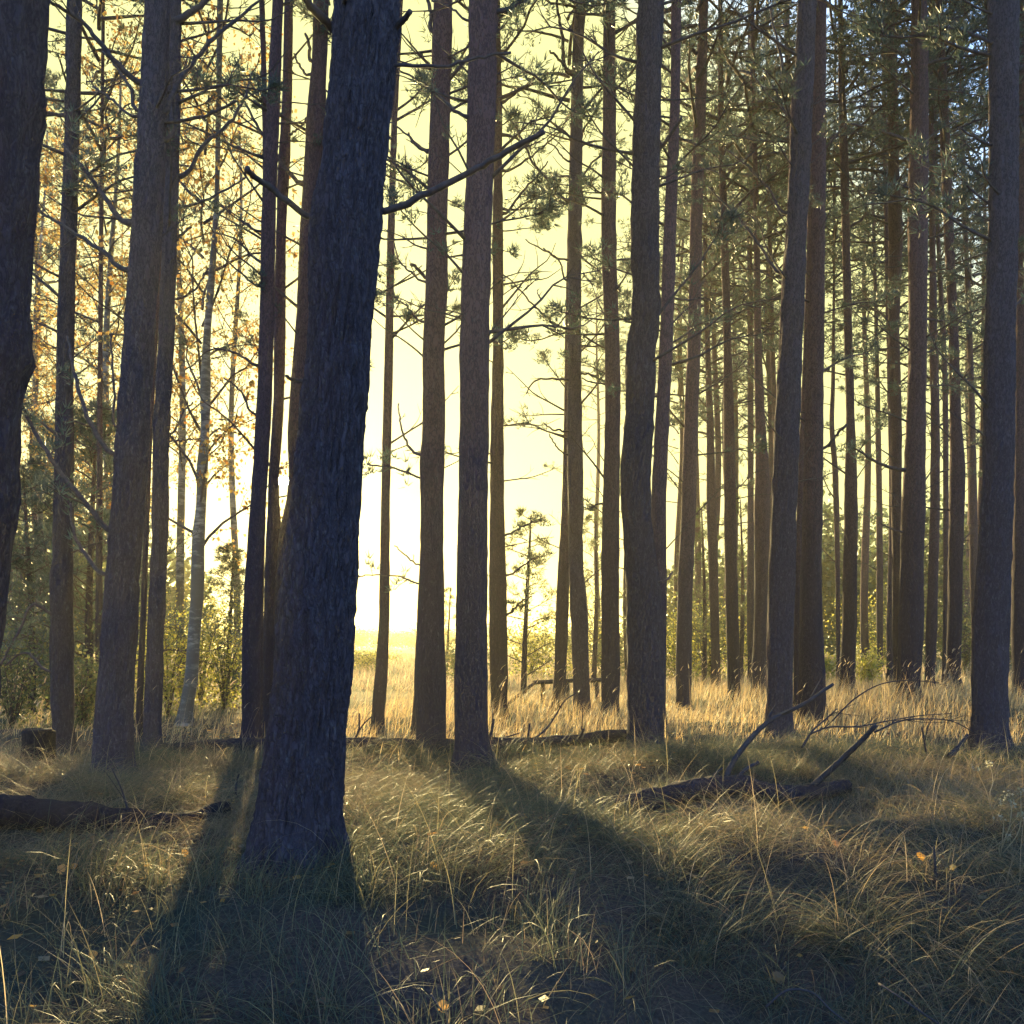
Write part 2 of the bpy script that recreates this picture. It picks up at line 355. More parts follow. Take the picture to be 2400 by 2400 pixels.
t9 = tr('thin pine just right of the huge front trunk', [(1720, 868, 901), (1600, 877, 907), (1479, 886, 912), (1338, 890, 913), (1197, 893, 914), (1007, 897, 918), (787, 903, 922), (530, 909, 925), (397, 914, 928), (265, 918, 932), (0, 930, 945)], nb=9, b0=3, b1=9)
t10b = tr('slim stem peeping out left of the pine with knotty bumps', [(1740, 961, 984), (1587, 973, 992), (1300, 986, 1004), (800, 1002, 1018), (0, 1030, 1042)], d=12.0, nb=2, cz=13)
t10 = tr('straight pine with knotty bumps, third right of the huge trunk', [(1766, 973, 1050), (1587, 970, 1046), (1462, 976, 1042), (1338, 982, 1040), (1197, 986, 1040), (1090, 984, 1042), (1007, 990, 1044), (800, 991, 1042), (660, 998, 1049), (530, 1001, 1048), (397, 1003, 1052), (265, 1008, 1055), (80, 1013, 1060), (0, 1017, 1061)], nb=12, b0=3, b1=8.5, res=(40, 140))
t11 = tr('thick pine behind the mid grass with a broken branch crossing its face', [(1800, 1063, 1154), (1730, 1064, 1147), (1587, 1064, 1143), (1462, 1067, 1143), (1338, 1069, 1144), (1197, 1073, 1144), (1007, 1077, 1146), (800, 1078, 1147), (530, 1086, 1152), (397, 1092, 1156), (265, 1094, 1163), (132, 1098, 1164), (0, 1099, 1170)], nb=9, b0=4, b1=8, res=(48, 150))
t12 = tr('reddish pine tucked behind the right side of the thick mid pine', [(1679, 1149, 1191), (1587, 1147, 1191), (1338, 1146, 1187), (1197, 1148, 1182), (1007, 1150, 1181), (787, 1155, 1180), (530, 1154, 1179), (397, 1157, 1177), (265, 1158, 1177), (0, 1156, 1172)], nb=8, cz=9.5, H=18)
t14 = tr('brown pine leaning behind the dark one above the wooden rail', [(1662, 1290, 1327), (1587, 1297, 1328), (1462, 1301, 1332), (1338, 1307, 1336), (1197, 1316, 1342), (1000, 1321, 1345), (800, 1324, 1347), (400, 1334, 1354), (0, 1345, 1362)], nb=6, cz=9.5, H=17)
t15 = tr('dark pine with long bare slanting twigs beside the wooden rail', [(1680, 1341, 1386), (1587, 1342, 1380), (1421, 1336, 1376), (1338, 1334, 1367), (1197, 1332, 1367), (1007, 1330, 1364), (800, 1331, 1362), (530, 1334, 1363), (397, 1338, 1364), (265, 1342, 1365), (132, 1342, 1367), (0, 1349, 1373)], nb=5, cz=12, mat='old')
t16 = tr('straight reddish pine left of the twin trunks with a bend', [(1691, 1406, 1453), (1587, 1409, 1454), (1462, 1409, 1452), (1297, 1409, 1452), (1170, 1412, 1452), (1007, 1417, 1454), (787, 1417, 1452), (660, 1412, 1447), (530, 1409, 1444), (265, 1412, 1444), (0, 1415, 1442)], nb=9, cz=10.5)
t17 = tr('thick grey pine with a bend halfway, dark foot in the sunlit grass', [(1765, 1468, 1553), (1680, 1470, 1556), (1587, 1470, 1558), (1462, 1470, 1552), (1350, 1468, 1544), (1270, 1462, 1532), (1197, 1457, 1525), (1080, 1456, 1526), (1007, 1463, 1531), (925, 1467, 1535), (800, 1471, 1539), (787, 1474, 1541), (530, 1479, 1543), (265, 1487, 1547), (166, 1491, 1549), (0, 1494, 1556)], nb=8, b0=4, res=(48, 150), mat='old')
t18 = tr('slim pine right behind the bent grey pine', [(1720, 1530, 1564), (1462, 1531, 1562), (1338, 1529, 1562), (1197, 1526, 1562), (1007, 1535, 1568), (800, 1546, 1577), (530, 1556, 1585), (397, 1562, 1589), (265, 1570, 1593), (0, 1573, 1597)], nb=10, cz=11)
t19 = tr('warm lit pine with pale left edge, first right of the bent pair', [(1658, 1583, 1620), (1587, 1583, 1621), (1338, 1590, 1625), (1197, 1596, 1631), (1007, 1602, 1635), (800, 1611, 1642), (530, 1617, 1646), (397, 1621, 1650), (265, 1627, 1654), (132, 1633, 1658), (0, 1639, 1660)], nb=11, cz=10)
t20b = tr('shaded thin pine between the two warm lit pines', [(1620, 1665, 1690), (1587, 1666, 1689), (1338, 1661, 1683), (1197, 1656, 1679), (1007, 1656, 1673), (800, 1652, 1664), (600, 1648, 1658), (300, 1646, 1654), (0, 1646, 1653)], d=24, nb=8, H=17, cz=8, crown='dense')
t20 = tr('second warm lit pine right of the bent pair, gently curved', [(1645, 1704, 1737), (1587, 1704, 1735), (1462, 1701, 1732), (1338, 1699, 1728), (1197, 1697, 1725), (1007, 1696, 1721), (800, 1695, 1714), (530, 1688, 1706), (397, 1685, 1701), (265, 1683, 1697), (0, 1683, 1693)], nb=10, cz=10)
t21b = tr('thin dark pine just left of the swollen-stemmed one', [(1610, 1749, 1773), (1462, 1750, 1770), (1197, 1752, 1767), (800, 1752, 1765), (500, 1751, 1762), (200, 1752, 1761), (0, 1753, 1761)], d=27, nb=7, cz=10, H=20, crown='dense')
t21 = tr('pine with a swollen middle left of the two big right-hand trunks', [(1640, 1756, 1797), (1587, 1760, 1796), (1462, 1767, 1798), (1300, 1768, 1801), (1197, 1767, 1804), (1110, 1770, 1803), (1007, 1770, 1795), (800, 1767, 1785), (530, 1766, 1780), (397, 1764, 1776), (265, 1761, 1772), (0, 1759, 1768)], nb=9, cz=10, crown='dense')
t21c = tr('pencil thin pine seen left of the big double trunks, foot hidden', [(1612, 1828, 1842), (1200, 1818, 1830), (900, 1808, 1819), (700, 1802, 1813), (300, 1796, 1805), (0, 1795, 1802)], d=28, nb=6, cz=10, H=19, crown='dense')
t22 = tr('big dark pine, left of the double trunks in front of fallen limbs', [(1724, 1792, 1860), (1587, 1797, 1857), (1462, 1799, 1859), (1338, 1803, 1863), (1197, 1809, 1866), (1007, 1817, 1873), (800, 1827, 1879), (660, 1834, 1886), (530, 1844, 1890), (397, 1851, 1897), (265, 1855, 1902), (130, 1866, 1908), (0, 1872, 1912)], nb=8, b0=3, res=(44, 140), mat='old')
t24 = tr('narrow pine stem showing only at the top left of the double trunks', [(1616, 1868, 1886), (1000, 1858, 1872), (400, 1846, 1858), (150, 1840, 1853), (0, 1837, 1850)], d=25, nb=5, b0=10, b1=16, cz=13, crown='dense')
t23b = tr('thin reddish stem in the slit between the double trunks', [(1700, 1856, 1873), (1462, 1861, 1876), (1197, 1867, 1881), (900, 1880, 1892), (500, 1893, 1903), (0, 1902, 1911)], d=15.0, nb=2, cz=13)
t23 = tr('big pine, right of the double trunks, pale rim on its left', [(1699, 1871, 1930), (1640, 1871, 1935), (1587, 1872, 1934), (1462, 1874, 1928), (1338, 1877, 1925), (1197, 1882, 1927), (1007, 1886, 1929), (787, 1892, 1931), (530, 1896, 1933), (397, 1900, 1935), (265, 1904, 1935), (0, 1905, 1936)], nb=8, b0=3, res=(40, 130))
t25b = tr('wavy thin stem in the bright gap right of the double trunks', [(1610, 1958, 1970), (1462, 1959, 1969), (1300, 1957, 1968), (1197, 1954, 1967), (1090, 1950, 1963), (1000, 1944, 1955), (900, 1948, 1957), (800, 1950, 1957), (400, 1953, 1959), (0, 1956, 1961)], d=26, nb=9, b0=2, cz=11, H=17)
t25 = tr('pine with a bulge at mid height right of the bright gap', [(1627, 1967, 2008), (1587, 1967, 2005), (1462, 1974, 2008), (1338, 1976, 2008), (1197, 1979, 2010), (1110, 1980, 2008), (1007, 1983, 2004), (800, 1979, 1998), (530, 1973, 1991), (397, 1969, 1989), (265, 1966, 1983), (0, 1964, 1975)], d=19.0, nb=10, cz=10.5, crown='dense')
t26 = tr('thin straight pine alone in the gap with the far blue-green wood', [(1578, 2053, 2072), (1462, 2054, 2070), (1197, 2054, 2068), (1007, 2052, 2064), (800, 2050, 2059), (400, 2041, 2048), (0, 2038, 2044)], d=31, nb=9, b0=3, b1=13, cz=12, H=20)
t27a = tr('thin brown stem crowding the pale rimmed pine from behind', [(1612, 2074, 2098), (1462, 2078, 2098), (1197, 2084, 2102), (900, 2080, 2094), (400, 2070, 2080), (0, 2066, 2074)], d=24, nb=6, cz=10, H=18, crown='dense')
t27 = tr('curved pine left of the bright rimmed pine on the right side', [(1606, 2090, 2120), (1462, 2091, 2116), (1338, 2092, 2112), (1197, 2089, 2112), (1007, 2088, 2113), (900, 2086, 2111), (787, 2082, 2107), (620, 2083, 2113), (530, 2082, 2115), (397, 2082, 2107), (265, 2080, 2105), (0, 2073, 2097)], d=21, nb=9, cz=10, crown='dense')
t28 = tr('broad pine with a bright left rim, third from the right edge', [(1627, 2102, 2156), (1587, 2103, 2157), (1462, 2107, 2164), (1338, 2111, 2163), (1197, 2114, 2167), (1007, 2124, 2168), (800, 2131, 2171), (530, 2129, 2173), (265, 2134, 2175), (0, 2138, 2173)], d=16.0, nb=10, b0=2.5, cz=10.5, crown='dense', res=(40, 130))
t29 = tr('slim pine right of the bright rimmed one', [(1620, 2165, 2192), (1462, 2171, 2196), (1338, 2176, 2198), (1197, 2180, 2201), (1007, 2182, 2202), (800, 2180, 2197), (400, 2178, 2190), (0, 2176, 2186)], d=20, nb=8, cz=11, crown='dense')
t29b = tr('pencil thin stem between the two slim pines on the right', [(1606, 2206, 2221), (1462, 2210, 2223), (1197, 2211, 2223), (800, 2206, 2217), (600, 2196, 2205), (0, 2184, 2192)], d=25, nb=5, cz=11, crown='dense')
t30 = tr('dark pine with a kink halfway, left of the big right trunk', [(1620, 2212, 2254), (1462, 2221, 2254), (1338, 2223, 2255), (1197, 2225, 2259), (1090, 2227, 2261), (1007, 2227, 2254), (800, 2224, 2246), (530, 2213, 2234), (265, 2202, 2223), (0, 2194, 2209)], d=17.6, nb=10, cz=10.5, crown='dense')
t31 = tr('thin far pine seen just left of the big right trunk', [(1592, 2272, 2292), (1338, 2273, 2291), (1197, 2271, 2290), (1007, 2271, 2286), (800, 2267, 2279), (500, 2256, 2266), (200, 2248, 2257), (0, 2244, 2252)], d=28, nb=8, cz=10, H=21, crown='dense')
t32 = tr('big shaded pine close to the right photo edge', [(1757, 2278, 2367), (1680, 2281, 2361), (1587, 2282, 2360), (1462, 2284, 2362), (1338, 2292, 2366), (1197, 2301, 2370), (1007, 2309, 2374), (800, 2312, 2376), (530, 2320, 2383), (265, 2322, 2384), (0, 2318, 2385)], nb=9, b0=3.5, mat='old', crown='dense', res=(48, 150))
t33 = tr('pine cut by the right photo edge behind the big shaded pine', [(1650, 2368, 2418), (1462, 2371, 2416), (1200, 2376, 2418), (800, 2381, 2416), (0, 2389, 2418)], d=17, nb=4, cz=10, crown='dense')
t34 = tr('thin reddish pine far behind the stump on the left side', [(1690, 222, 241), (1462, 224, 240), (1200, 226, 240), (900, 229, 240), (400, 234, 243), (0, 238, 246)], d=15.5, nb=6, cz=9, H=15)

# ------------------------------------------------------------------ the ground
ctrl = np.array([[P((t['pts'][0][1] + t['pts'][0][2]) / 2, t['pts'][0][0], t['d'])[k] for k in range(3)] for t in T])
def gz(x, y, fine=True):
    x = np.asarray(x, float); y = np.asarray(y, float); sh = x.shape
    X = x.ravel(); Y = y.ravel()
    num = np.zeros_like(X); den = np.full_like(X, .12)
    for cx_, cy_, cz_ in ctrl:
        w = np.exp(-((X - cx_) ** 2 + (Y - cy_) ** 2) / (2 * 1.5 ** 2)); num += w * cz_; den += w
    z = num / den
    near = np.clip(1 - (Y - 3) / 22, .15, 1) * np.clip(1.2 - np.abs(Y) / 120, 0, 1)
    if fine:
        z -= .14 * np.exp(-((Y - 5.35) / .42) ** 2) * np.clip((-1.6 - X) / .4, 0, 1)
        z -= .12 * np.exp(-((Y - 6.75) / .5) ** 2) * np.clip((X - .5) / .4, 0, 1) * np.clip((3.2 - X) / .5, 0, 1)
        z -= .55 * np.clip((5.3 - Y) / 3.2, 0, 1) * np.clip((X - .1) / .9, 0, 1) * (Y > -30)  # invented slope away from the low sun, shaped to shade the right foreground
        calm = 1 - .8 * np.exp(-((X + 1.2) ** 2 + (Y - 4.9) ** 2) / .5)
        z -= .34 * np.clip((3.75 - Y) / 1.7, 0, 1) ** 1.2 * (Y > -30) * (.25 + .75 * np.clip((X + 1.7) / .9, 0, 1))  # added dip towards the camera, shaped so the nearest ground falls into shade
        z += near * calm * (.25 * fbm(X * .62 + 3, Y * .80, s=3, o=3) + .05 * vnoise(X * 2.3, Y * 2.3, s=9))
    z += np.clip((np.abs(Y) - 30) / 80, 0, 1) * .35 * fbm(X * .03, Y * .03, s=21, o=3) * np.clip(1.3 - np.abs(Y) / 260, 0, 1)
    return z.reshape(sh)

def axis(lim, d0, g):
    a = [0.0]; s = d0
    while a[-1] < lim: a.append(a[-1] + s); s *= g
    return np.array(a)
ax = axis(1500, .07, 1.028); gx = np.r_[-ax[:0:-1], ax]
ay = axis(1500, .07, 1.024); gy = np.r_[-axis(40, .4, 1.2)[:0:-1], ay + 0.0] 
GX, GY = np.meshgrid(gx, gy, indexing='ij')
GZ = gz(GX, GY)
nI, nJ = GX.shape
I, J = np.meshgrid(np.arange(nI - 1), np.arange(nJ - 1), indexing='ij')
quads = np.stack([I * nJ + J, (I + 1) * nJ + J, (I + 1) * nJ + J + 1, I * nJ + J + 1], -1).reshape(-1, 4)
ground = link('ground', make_mesh('ground', np.stack([GX, GY, GZ], -1).reshape(-1, 3), [quads], ground_mat()))
tag(ground, kind='structure')

# visible sun disc, far beyond everything
ms, nt, out = new_mat('sun_surface'); em = nd(nt, 'ShaderNodeEmission'); em.inputs[0].default_value = (1, .86, .55, 1); em.inputs[1].default_value = 60
nt.links.new(em.outputs[0], out.inputs[0]); ms.cycles.emission_sampling = 'NONE'
mb = MB(); R = 4000 * math.tan(math.radians(.2665)) * 1.15
c0 = SUN * 4000 + np.array([0, 0, CH])
lat = np.linspace(-math.pi / 2 + 1e-3, math.pi / 2 - 1e-3, 17)
mb.tube(np.stack([np.zeros(17), np.zeros(17), np.sin(lat)], -1) * R + c0, np.cos(lat) * R, 32)
tag(link('sun', mb.mesh('sun', ms, True, c0), None, tuple(c0)), 'low evening sun disc at the left edge of the huge trunk', 'sun', kind='structure')

# ------------------------------------------------------------------ foliage builders
def needles(mb, pts, dirs, n, ln, wd, spread=.9, mat=1):
    """a tuft of n needle blades at each point, opening around dirs"""
    k = len(pts)
    base = np.repeat(pts, n, 0); d = np.repeat(dirs, n, 0)
    v = unit(d + spread * rand_dirs(k * n)); L_ = ln * (.6 + .6 * rng.random((k * n, 1)))
    side = unit(np.cross(v, rand_dirs(k * n))) * (wd * (.7 + .6 * rng.random((k * n, 1))))
    b0 = base + v * .01
    tri = np.stack([b0 - side * .5 + v * L_ * .15, b0 + side * .5 + v * L_ * .15, b0 + v * L_], 1)
    t = np.repeat(.75 + .5 * rng.random((k, 1)), n, 0) * (.85 + .3 * rng.random((k * n, 1)))
    tint = np.concatenate([t * (1 + .25 * rng.random((k * n, 1))), t, t * .9], 1)
    mb.tris(tri, mat, tint)

def bough_pts(o, az, pitch, ln, sag=.15, n=6, wob=.06):
    t = np.linspace(0, 1, n)
    dx, dy = math.cos(az), math.sin(az)
    out_ = ln * t * math.cos(pitch); up = ln * (t * math.sin(pitch) - sag * t * t)
    p = np.stack([dx * out_, dy * out_, up], -1) + o
    p[1:] += rng.normal(size=(n - 1, 3)) * wob * ln * t[1:, None] * .6
    return p

def pine_crown(name, h, rad, nb, tw=7, nt_=5, nn=9, ln=.15, wd=.02, shape='dome', mat=None, low=.35, wr=1.0):
    """crown whose base sits at z=0; returns limbs and needles"""
    mb = MB(); lb = MB()
    az = rng.random() * 6
    for i in range(nb):
        f = (i + .5) / nb; z = h * f ** .9
        az += 2.4 + rng.normal() * .4
        prof = (low + (1 - low) * math.sin(math.pi * min(1, f * .9 + .15))) if shape == 'dome' else (1.05 - f) * .95 + .05
        L_ = rad * prof * (.65 + .6 * rng.random())
        pitch = math.radians(rng.uniform(5, 40) if shape == 'dome' else rng.uniform(10, 35))
        p = bough_pts(np.array([0, 0, z]), az, pitch, L_, sag=.12)
        p = smooth_curve(p, 8)
        mb.tube(p, np.linspace(.028, .006, 8) * (.5 + L_ / 2.5) * wr, 4, 0, cap=False)
        P0, D0 = [], []
        for k in range(tw):
            u = .25 + .75 * (k + rng.random() * .8) / tw; q = p[min(7, int(u * 7))] + (p[min(7, int(u * 7) + 1)] - p[min(7, int(u * 7))]) * ((u * 7) % 1)
            tl = L_ * .34 * (1.15 - .5 * u) * (.6 + .7 * rng.random())
            sd = unit(unit(p[-1] - p[0]) * .7 + rand_dirs(1)[0] * .75 + np.array([0, 0, .28]))
            e = q + sd * tl
            mid = (q + e) / 2 + rand_dirs(1)[0] * tl * .1
            mb.tube(np.stack([q, mid, e]), [.009 * wr, .006 * wr, .003 * wr], 3, 0, cap=False)
            uu = np.sort(rng.uniform(.3, 1, nt_)); uu[-1] = 1
            tp = q + (e - q) * uu[:, None] + rng.normal(size=(nt_, 3)) * tl * .13
            P0.append(tp); D0.append(np.tile(sd + np.array([0, 0, .35]), (nt_, 1)))
        P0.append(p[-1:]); D0.append(unit(p[-1:] - p[-2:-1]))
        needles(lb, np.concatenate(P0), unit(np.concatenate(D0)), nn, ln, wd, mat=0)
    return mb.mesh(name, TWIG), lb.mesh('needles', mat or NEEDLE)

def leaves(mb, pts, size, cols, mat=1, droop=.3):
    """folded leaf quads at pts; cols (k,3) palette"""
    n = len(pts)
    ax_ = unit(rand_dirs(n) + np.array([0, 0, -droop])); sd = unit(np.cross(ax_, rand_dirs(n)))
    s = size * (.6 + .8 * rng.random((n, 1)))
    v = np.stack([pts, pts + ax_ * s * .5 + sd * s * .38, pts + ax_ * s, pts + ax_ * s * .5 - sd * s * .38], 1)
    c = np.asarray(cols)[rng.integers(0, len(cols), n)] * (.7 + .6 * rng.random((n, 1)))
    mb.quads(v, mat, c)

def leafy_crown(name, h, rad, nb, nl, size, cols, wood=TWIG, tw=6, pitch=(25, 60), droop=.35, base_r=.022):
    mb = MB(); lb = MB(); az = rng.random() * 6
    for i in range(nb):
        f = (i + .3) / nb; z = h * f
        az += 2.4 + rng.normal() * .5
        L_ = rad * (.45 + .55 * math.sin(math.pi * min(1, .2 + f * .8))) * (.6 + .6 * rng.random())
        p = smooth_curve(bough_pts(np.array([0, 0, z]), az, math.radians(rng.uniform(*pitch)), L_, sag=.1, wob=.08), 8)
        mb.tube(p, np.linspace(base_r, .004, 8), 4, 0, cap=False)
        pts = []
        for k in range(tw):
            u = rng.uniform(.2, 1); q = p[int(u * 7)]
            tl = L_ * rng.uniform(.2, .45)
            e = q + unit(unit(p[-1] - p[0]) + rand_dirs(1)[0] * .9) * tl; e[2] -= tl * droop
            mid = (q + e) / 2 + np.array([0, 0, tl * .12])
            c = smooth_curve(np.stack([q, mid, e]), 5)
            mb.tube(c, np.linspace(.006, .002, 5), 3, 0, cap=False)
            m = max(2, nl // (nb * tw))
            pts.append(c[rng.integers(1, 5, m)] + rng.normal(size=(m, 3)) * tl * .11)
        leaves(lb, np.concatenate(pts), size, cols, 0)
    return mb.mesh(name, wood), lb.mesh('leaves', LEAF)

ORANGE = [(.42, .25, .08), (.46, .30, .10), (.36, .20, .07), (.46, .35, .14), (.28, .19, .05), (.20, .15, .06), (.32, .14, .04)]
YELLOW = [(.50, .42, .09), (.42, .38, .08), (.30, .30, .07), (.55, .46, .12), (.22, .24, .06)]
GREEN = [(.085, .105, .055), (.12, .135, .06), (.20, .18, .07), (.07, .09, .055)]
DULL = [(.07, .10, .06), (.09, .12, .06), (.12, .14, .06), (.06, .085, .055)]

def hang_crown(pair, root, loc):
    o = link('crown', pair[0], root, loc); link(pair[1].name.split('.')[0], pair[1], o); return o

CROWN = {
    'thin': [pine_crown('crown', 6.5, 2.0, 34, tw=6, nt_=4, nn=8, ln=.13, wd=.016) for _ in range(3)],
    'dense': [pine_crown('crown', 8.5, 2.5, 44, tw=7, nt_=5, nn=9, ln=.16, wd=.022) for _ in range(4)],
    'birch': [leafy_crown('crown', 10.5, 2.3, 46, 7600, .058, ORANGE, tw=9) for _ in range(3)],
    'bushy': [pine_crown('crown', 1.0, .42, 46, tw=7, nt_=4, nn=9, ln=.036, wd=.004, wr=.22, shape='cone') for _ in range(3)],
    'young': [pine_crown('crown', 1.0, .40, 20, tw=6, nt_=4, nn=9, ln=.038, wd=.0035, wr=.22, shape='cone', mat=NEEDLE_Y) for _ in range(3)],
}

# dead bare branches, unit length along +x
def dead_branch(seed_len, forks):
    mb = MB()
    p = smooth_curve(bough_pts(np.zeros(3), 0, math.radians(rng.uniform(-8, 8)), 1.0, sag=rng.uniform(-.25, .15), n=5, wob=.07), 9)
    mb.tube(p, np.linspace(.013, .0035, 9), 5, 0, jitter=.15)
    for k in range(forks):
        i = rng.integers(2, 8); q = p[i]
        tl = rng.uniform(.18, .5) * (1 - i / 12)
        dr = unit(unit(p[-1] - p[0]) * .8 + rand_dirs(1)[0] * .8)
        e = q + dr * tl; m = (q + e) / 2 + rand_dirs(1)[0] * tl * .1
        c = smooth_curve(np.stack([q, m, e]), 5)
        mb.tube(c, np.linspace(.006, .0018, 5), 4, 0)
        for _ in range(rng.integers(0, 3)):
            q2 = c[rng.integers(1, 4)]; e2 = q2 + unit(dr + rand_dirs(1)[0]) * tl * .45
            mb.tube(np.stack([q2, e2]), [.004, .0015], 3, 0)
    return mb
DEAD = [dead_branch(1, f).mesh('branch', TWIG) for f in (0, 2, 3, 5, 6, 7, 9, 4)]
def live_branch():
    mb = dead_branch(1, 4)
    pts = np.concatenate([v[-2:-1] for v in mb.v[1:]] + [mb.v[0][-12:-8]])
    pts = np.concatenate([pts + rng.normal(size=pts.shape) * .04 for _ in range(4)])
    needles(mb, pts, unit(np.tile([.7, 0, .6], (len(pts), 1))), 9, .085, .010, spread=1.0)
    return mb.mesh('branch', [TWIG, NEEDLE])
LIVE = [live_branch() for _ in range(5)]

# ------------------------------------------------------------------ trunks
MATS = {None: BARK, 'old': BARK_OLD, 'birch': BIRCH}
def build_trunk(t):
    d = t['d']; pts = t['pts']
    base = P((pts[0][1] + pts[0][2]) / 2, pts[0][0], d)
    rows = []
    for y, a, b in pts:
        p = P((a + b) / 2, y, d); rows.append([p[0], p[1], p[2], (b - a) / 2 / F * d * .965])
    rows = np.array(rows)
    # depth wander so that no trunk is a plane cut-out
    hgt = rows[:, 2] - rows[0, 2]
    wob = .05 * np.sin(hgt * .8 + d * 3.1) * np.clip(hgt, 0, 1)
    sc = (d + wob) / d
    rows[:, 0] *= sc; rows[:, 1] = d + wob; rows[:, 2] = CH + (rows[:, 2] - CH) * sc; rows[:, 3] *= sc
    r0 = rows[0, 3]
    foot = [[rows[0, 0], rows[0, 1], rows[0, 2] - .12, r0 * 1.12], [rows[0, 0], rows[0, 1], rows[0, 2] - .35, r0 * 1.35]]
    # above the frame: keep leaning a little, taper to the tip
    top = rows[-1]; dirv = (rows[-1, :3] - rows[max(0, len(rows) - 4), :3]); dirv = dirv / dirv[2]
    Htop = rows[0, 2] + t['H']; ext = []
    if Htop > top[2] + 1:
        for k in range(1, 5):
            f = k / 4; dz = (Htop - top[2]) * f
            ext.append([top[0] + dirv[0] * dz * (1 - .5 * f), top[1] + dirv[1] * dz * (1 - .5 * f) * .3, top[2] + dz, top[3] * (1 - f) ** .8 + .012])
    ctl = np.array(foot[::-1] + rows.tolist() + ext)
    sides, n = t['res']
    c = smooth_curve(ctl, n)
    th = np.arange(sides) * 2 * math.pi / sides
    zz = np.repeat(c[:, 2][:, None], sides, 1); tt = np.repeat(th[None, :], n, 0)
    sd = int(d * 97) % 1000
    rr = c[:, 3:4] * (1 + .035 * vnoise(np.cos(tt) * 1.3, np.sin(tt) * 1.3, zz * 1.6, sd) + .02 * vnoise(np.cos(tt) * 3, np.sin(tt) * 3, zz * 5, sd + 1))
    # bark plates: proud plates, sunken furrows
    amp = {None: .009, 'old': .024, 'birch': .003}[t['mat']] * min(1.0, 1.6 * c[0, 3] / .2)
    fu = vnoise(np.cos(tt) * 7, np.sin(tt) * 7, zz * 5.5, sd + 5) + .35 * vnoise(np.cos(tt) * 15, np.sin(tt) * 15, zz * 12, sd + 7); fu2 = vnoise(np.cos(tt) * 20, np.sin(tt) * 20, zz * 17, sd + 6)
    rr = rr + amp * (np.clip(np.abs(fu) * 3, 0, 1) - .6) + amp * .5 * fu2
    # swellings at old branch whorls
    hrel = zz - rows[0, 2]
    for k in range(3, 16):
        hz = k * .72 + (sd % 7) * .1 + rng.uniform(-.2, .2); aa = rng.uniform(0, 6.28)
        rr = rr + rr * .08 * np.exp(-((hrel - hz) / .09) ** 2) * (.35 + .65 * np.cos((tt - aa) / 2) ** 2) * rng.uniform(.2, 1)
    # root flare lobes
    rr = rr * (1 + .30 * np.clip(1 - hrel / .32, 0, 1.4) ** 1.5 * (np.cos(tt * 5 + sd + np.sin(tt * 2)) * .5 + .35))
    v = np.stack([c[:, 0:1] + rr * np.cos(tt), c[:, 1:2] + rr * np.sin(tt), zz], -1).reshape(-1, 3)
    i, j = np.meshgrid(np.arange(n - 1), np.arange(sides), indexing='ij'); j2 = (j + 1) % sides
    q = np.stack([i * sides + j, i * sides + j2, (i + 1) * sides + j2, (i + 1) * sides + j], -1).reshape(-1, 4)
    capv = c[-1:, :3]; k = n * sides; Jt = np.arange(sides)
    tr3 = np.stack([np.full(sides, k), (n - 1) * sides + Jt, (n - 1) * sides + (Jt + 1) % sides], -1)
    root = empty(t['kind'], tuple(base), t['label'], 'tree', 'pine trunks in the wood' if t['kind'] == 'pine_tree' else 'autumn birches on the left')
    me = make_mesh('trunk', np.concatenate([v, capv]) - base, [q, tr3], MATS[t['mat']])
    link('trunk', me, root)
    t['root'] = root; t['base'] = base; t['axis'] = c
    return root

def axis_at(t, h):
    c = t['axis']; z = t['base'][2] + h
    return np.array([np.interp(z, c[:, 2], c[:, k]) for k in range(4)])

def add_branch(t, me, h, az, pitch, ln, name='branch'):
    a = axis_at(t, h)
    o = link(name, me, t['root'], tuple(a[:3] - t['base'] + np.array([math.cos(az), math.sin(az), 0]) * a[3] * .75))
    o.rotation_euler = (rng.uniform(0, 6.28), -pitch, az); o.scale = (ln, ln, ln)
    o.rotation_euler = (rng.uniform(-.5, .5), -pitch, az)
    return o

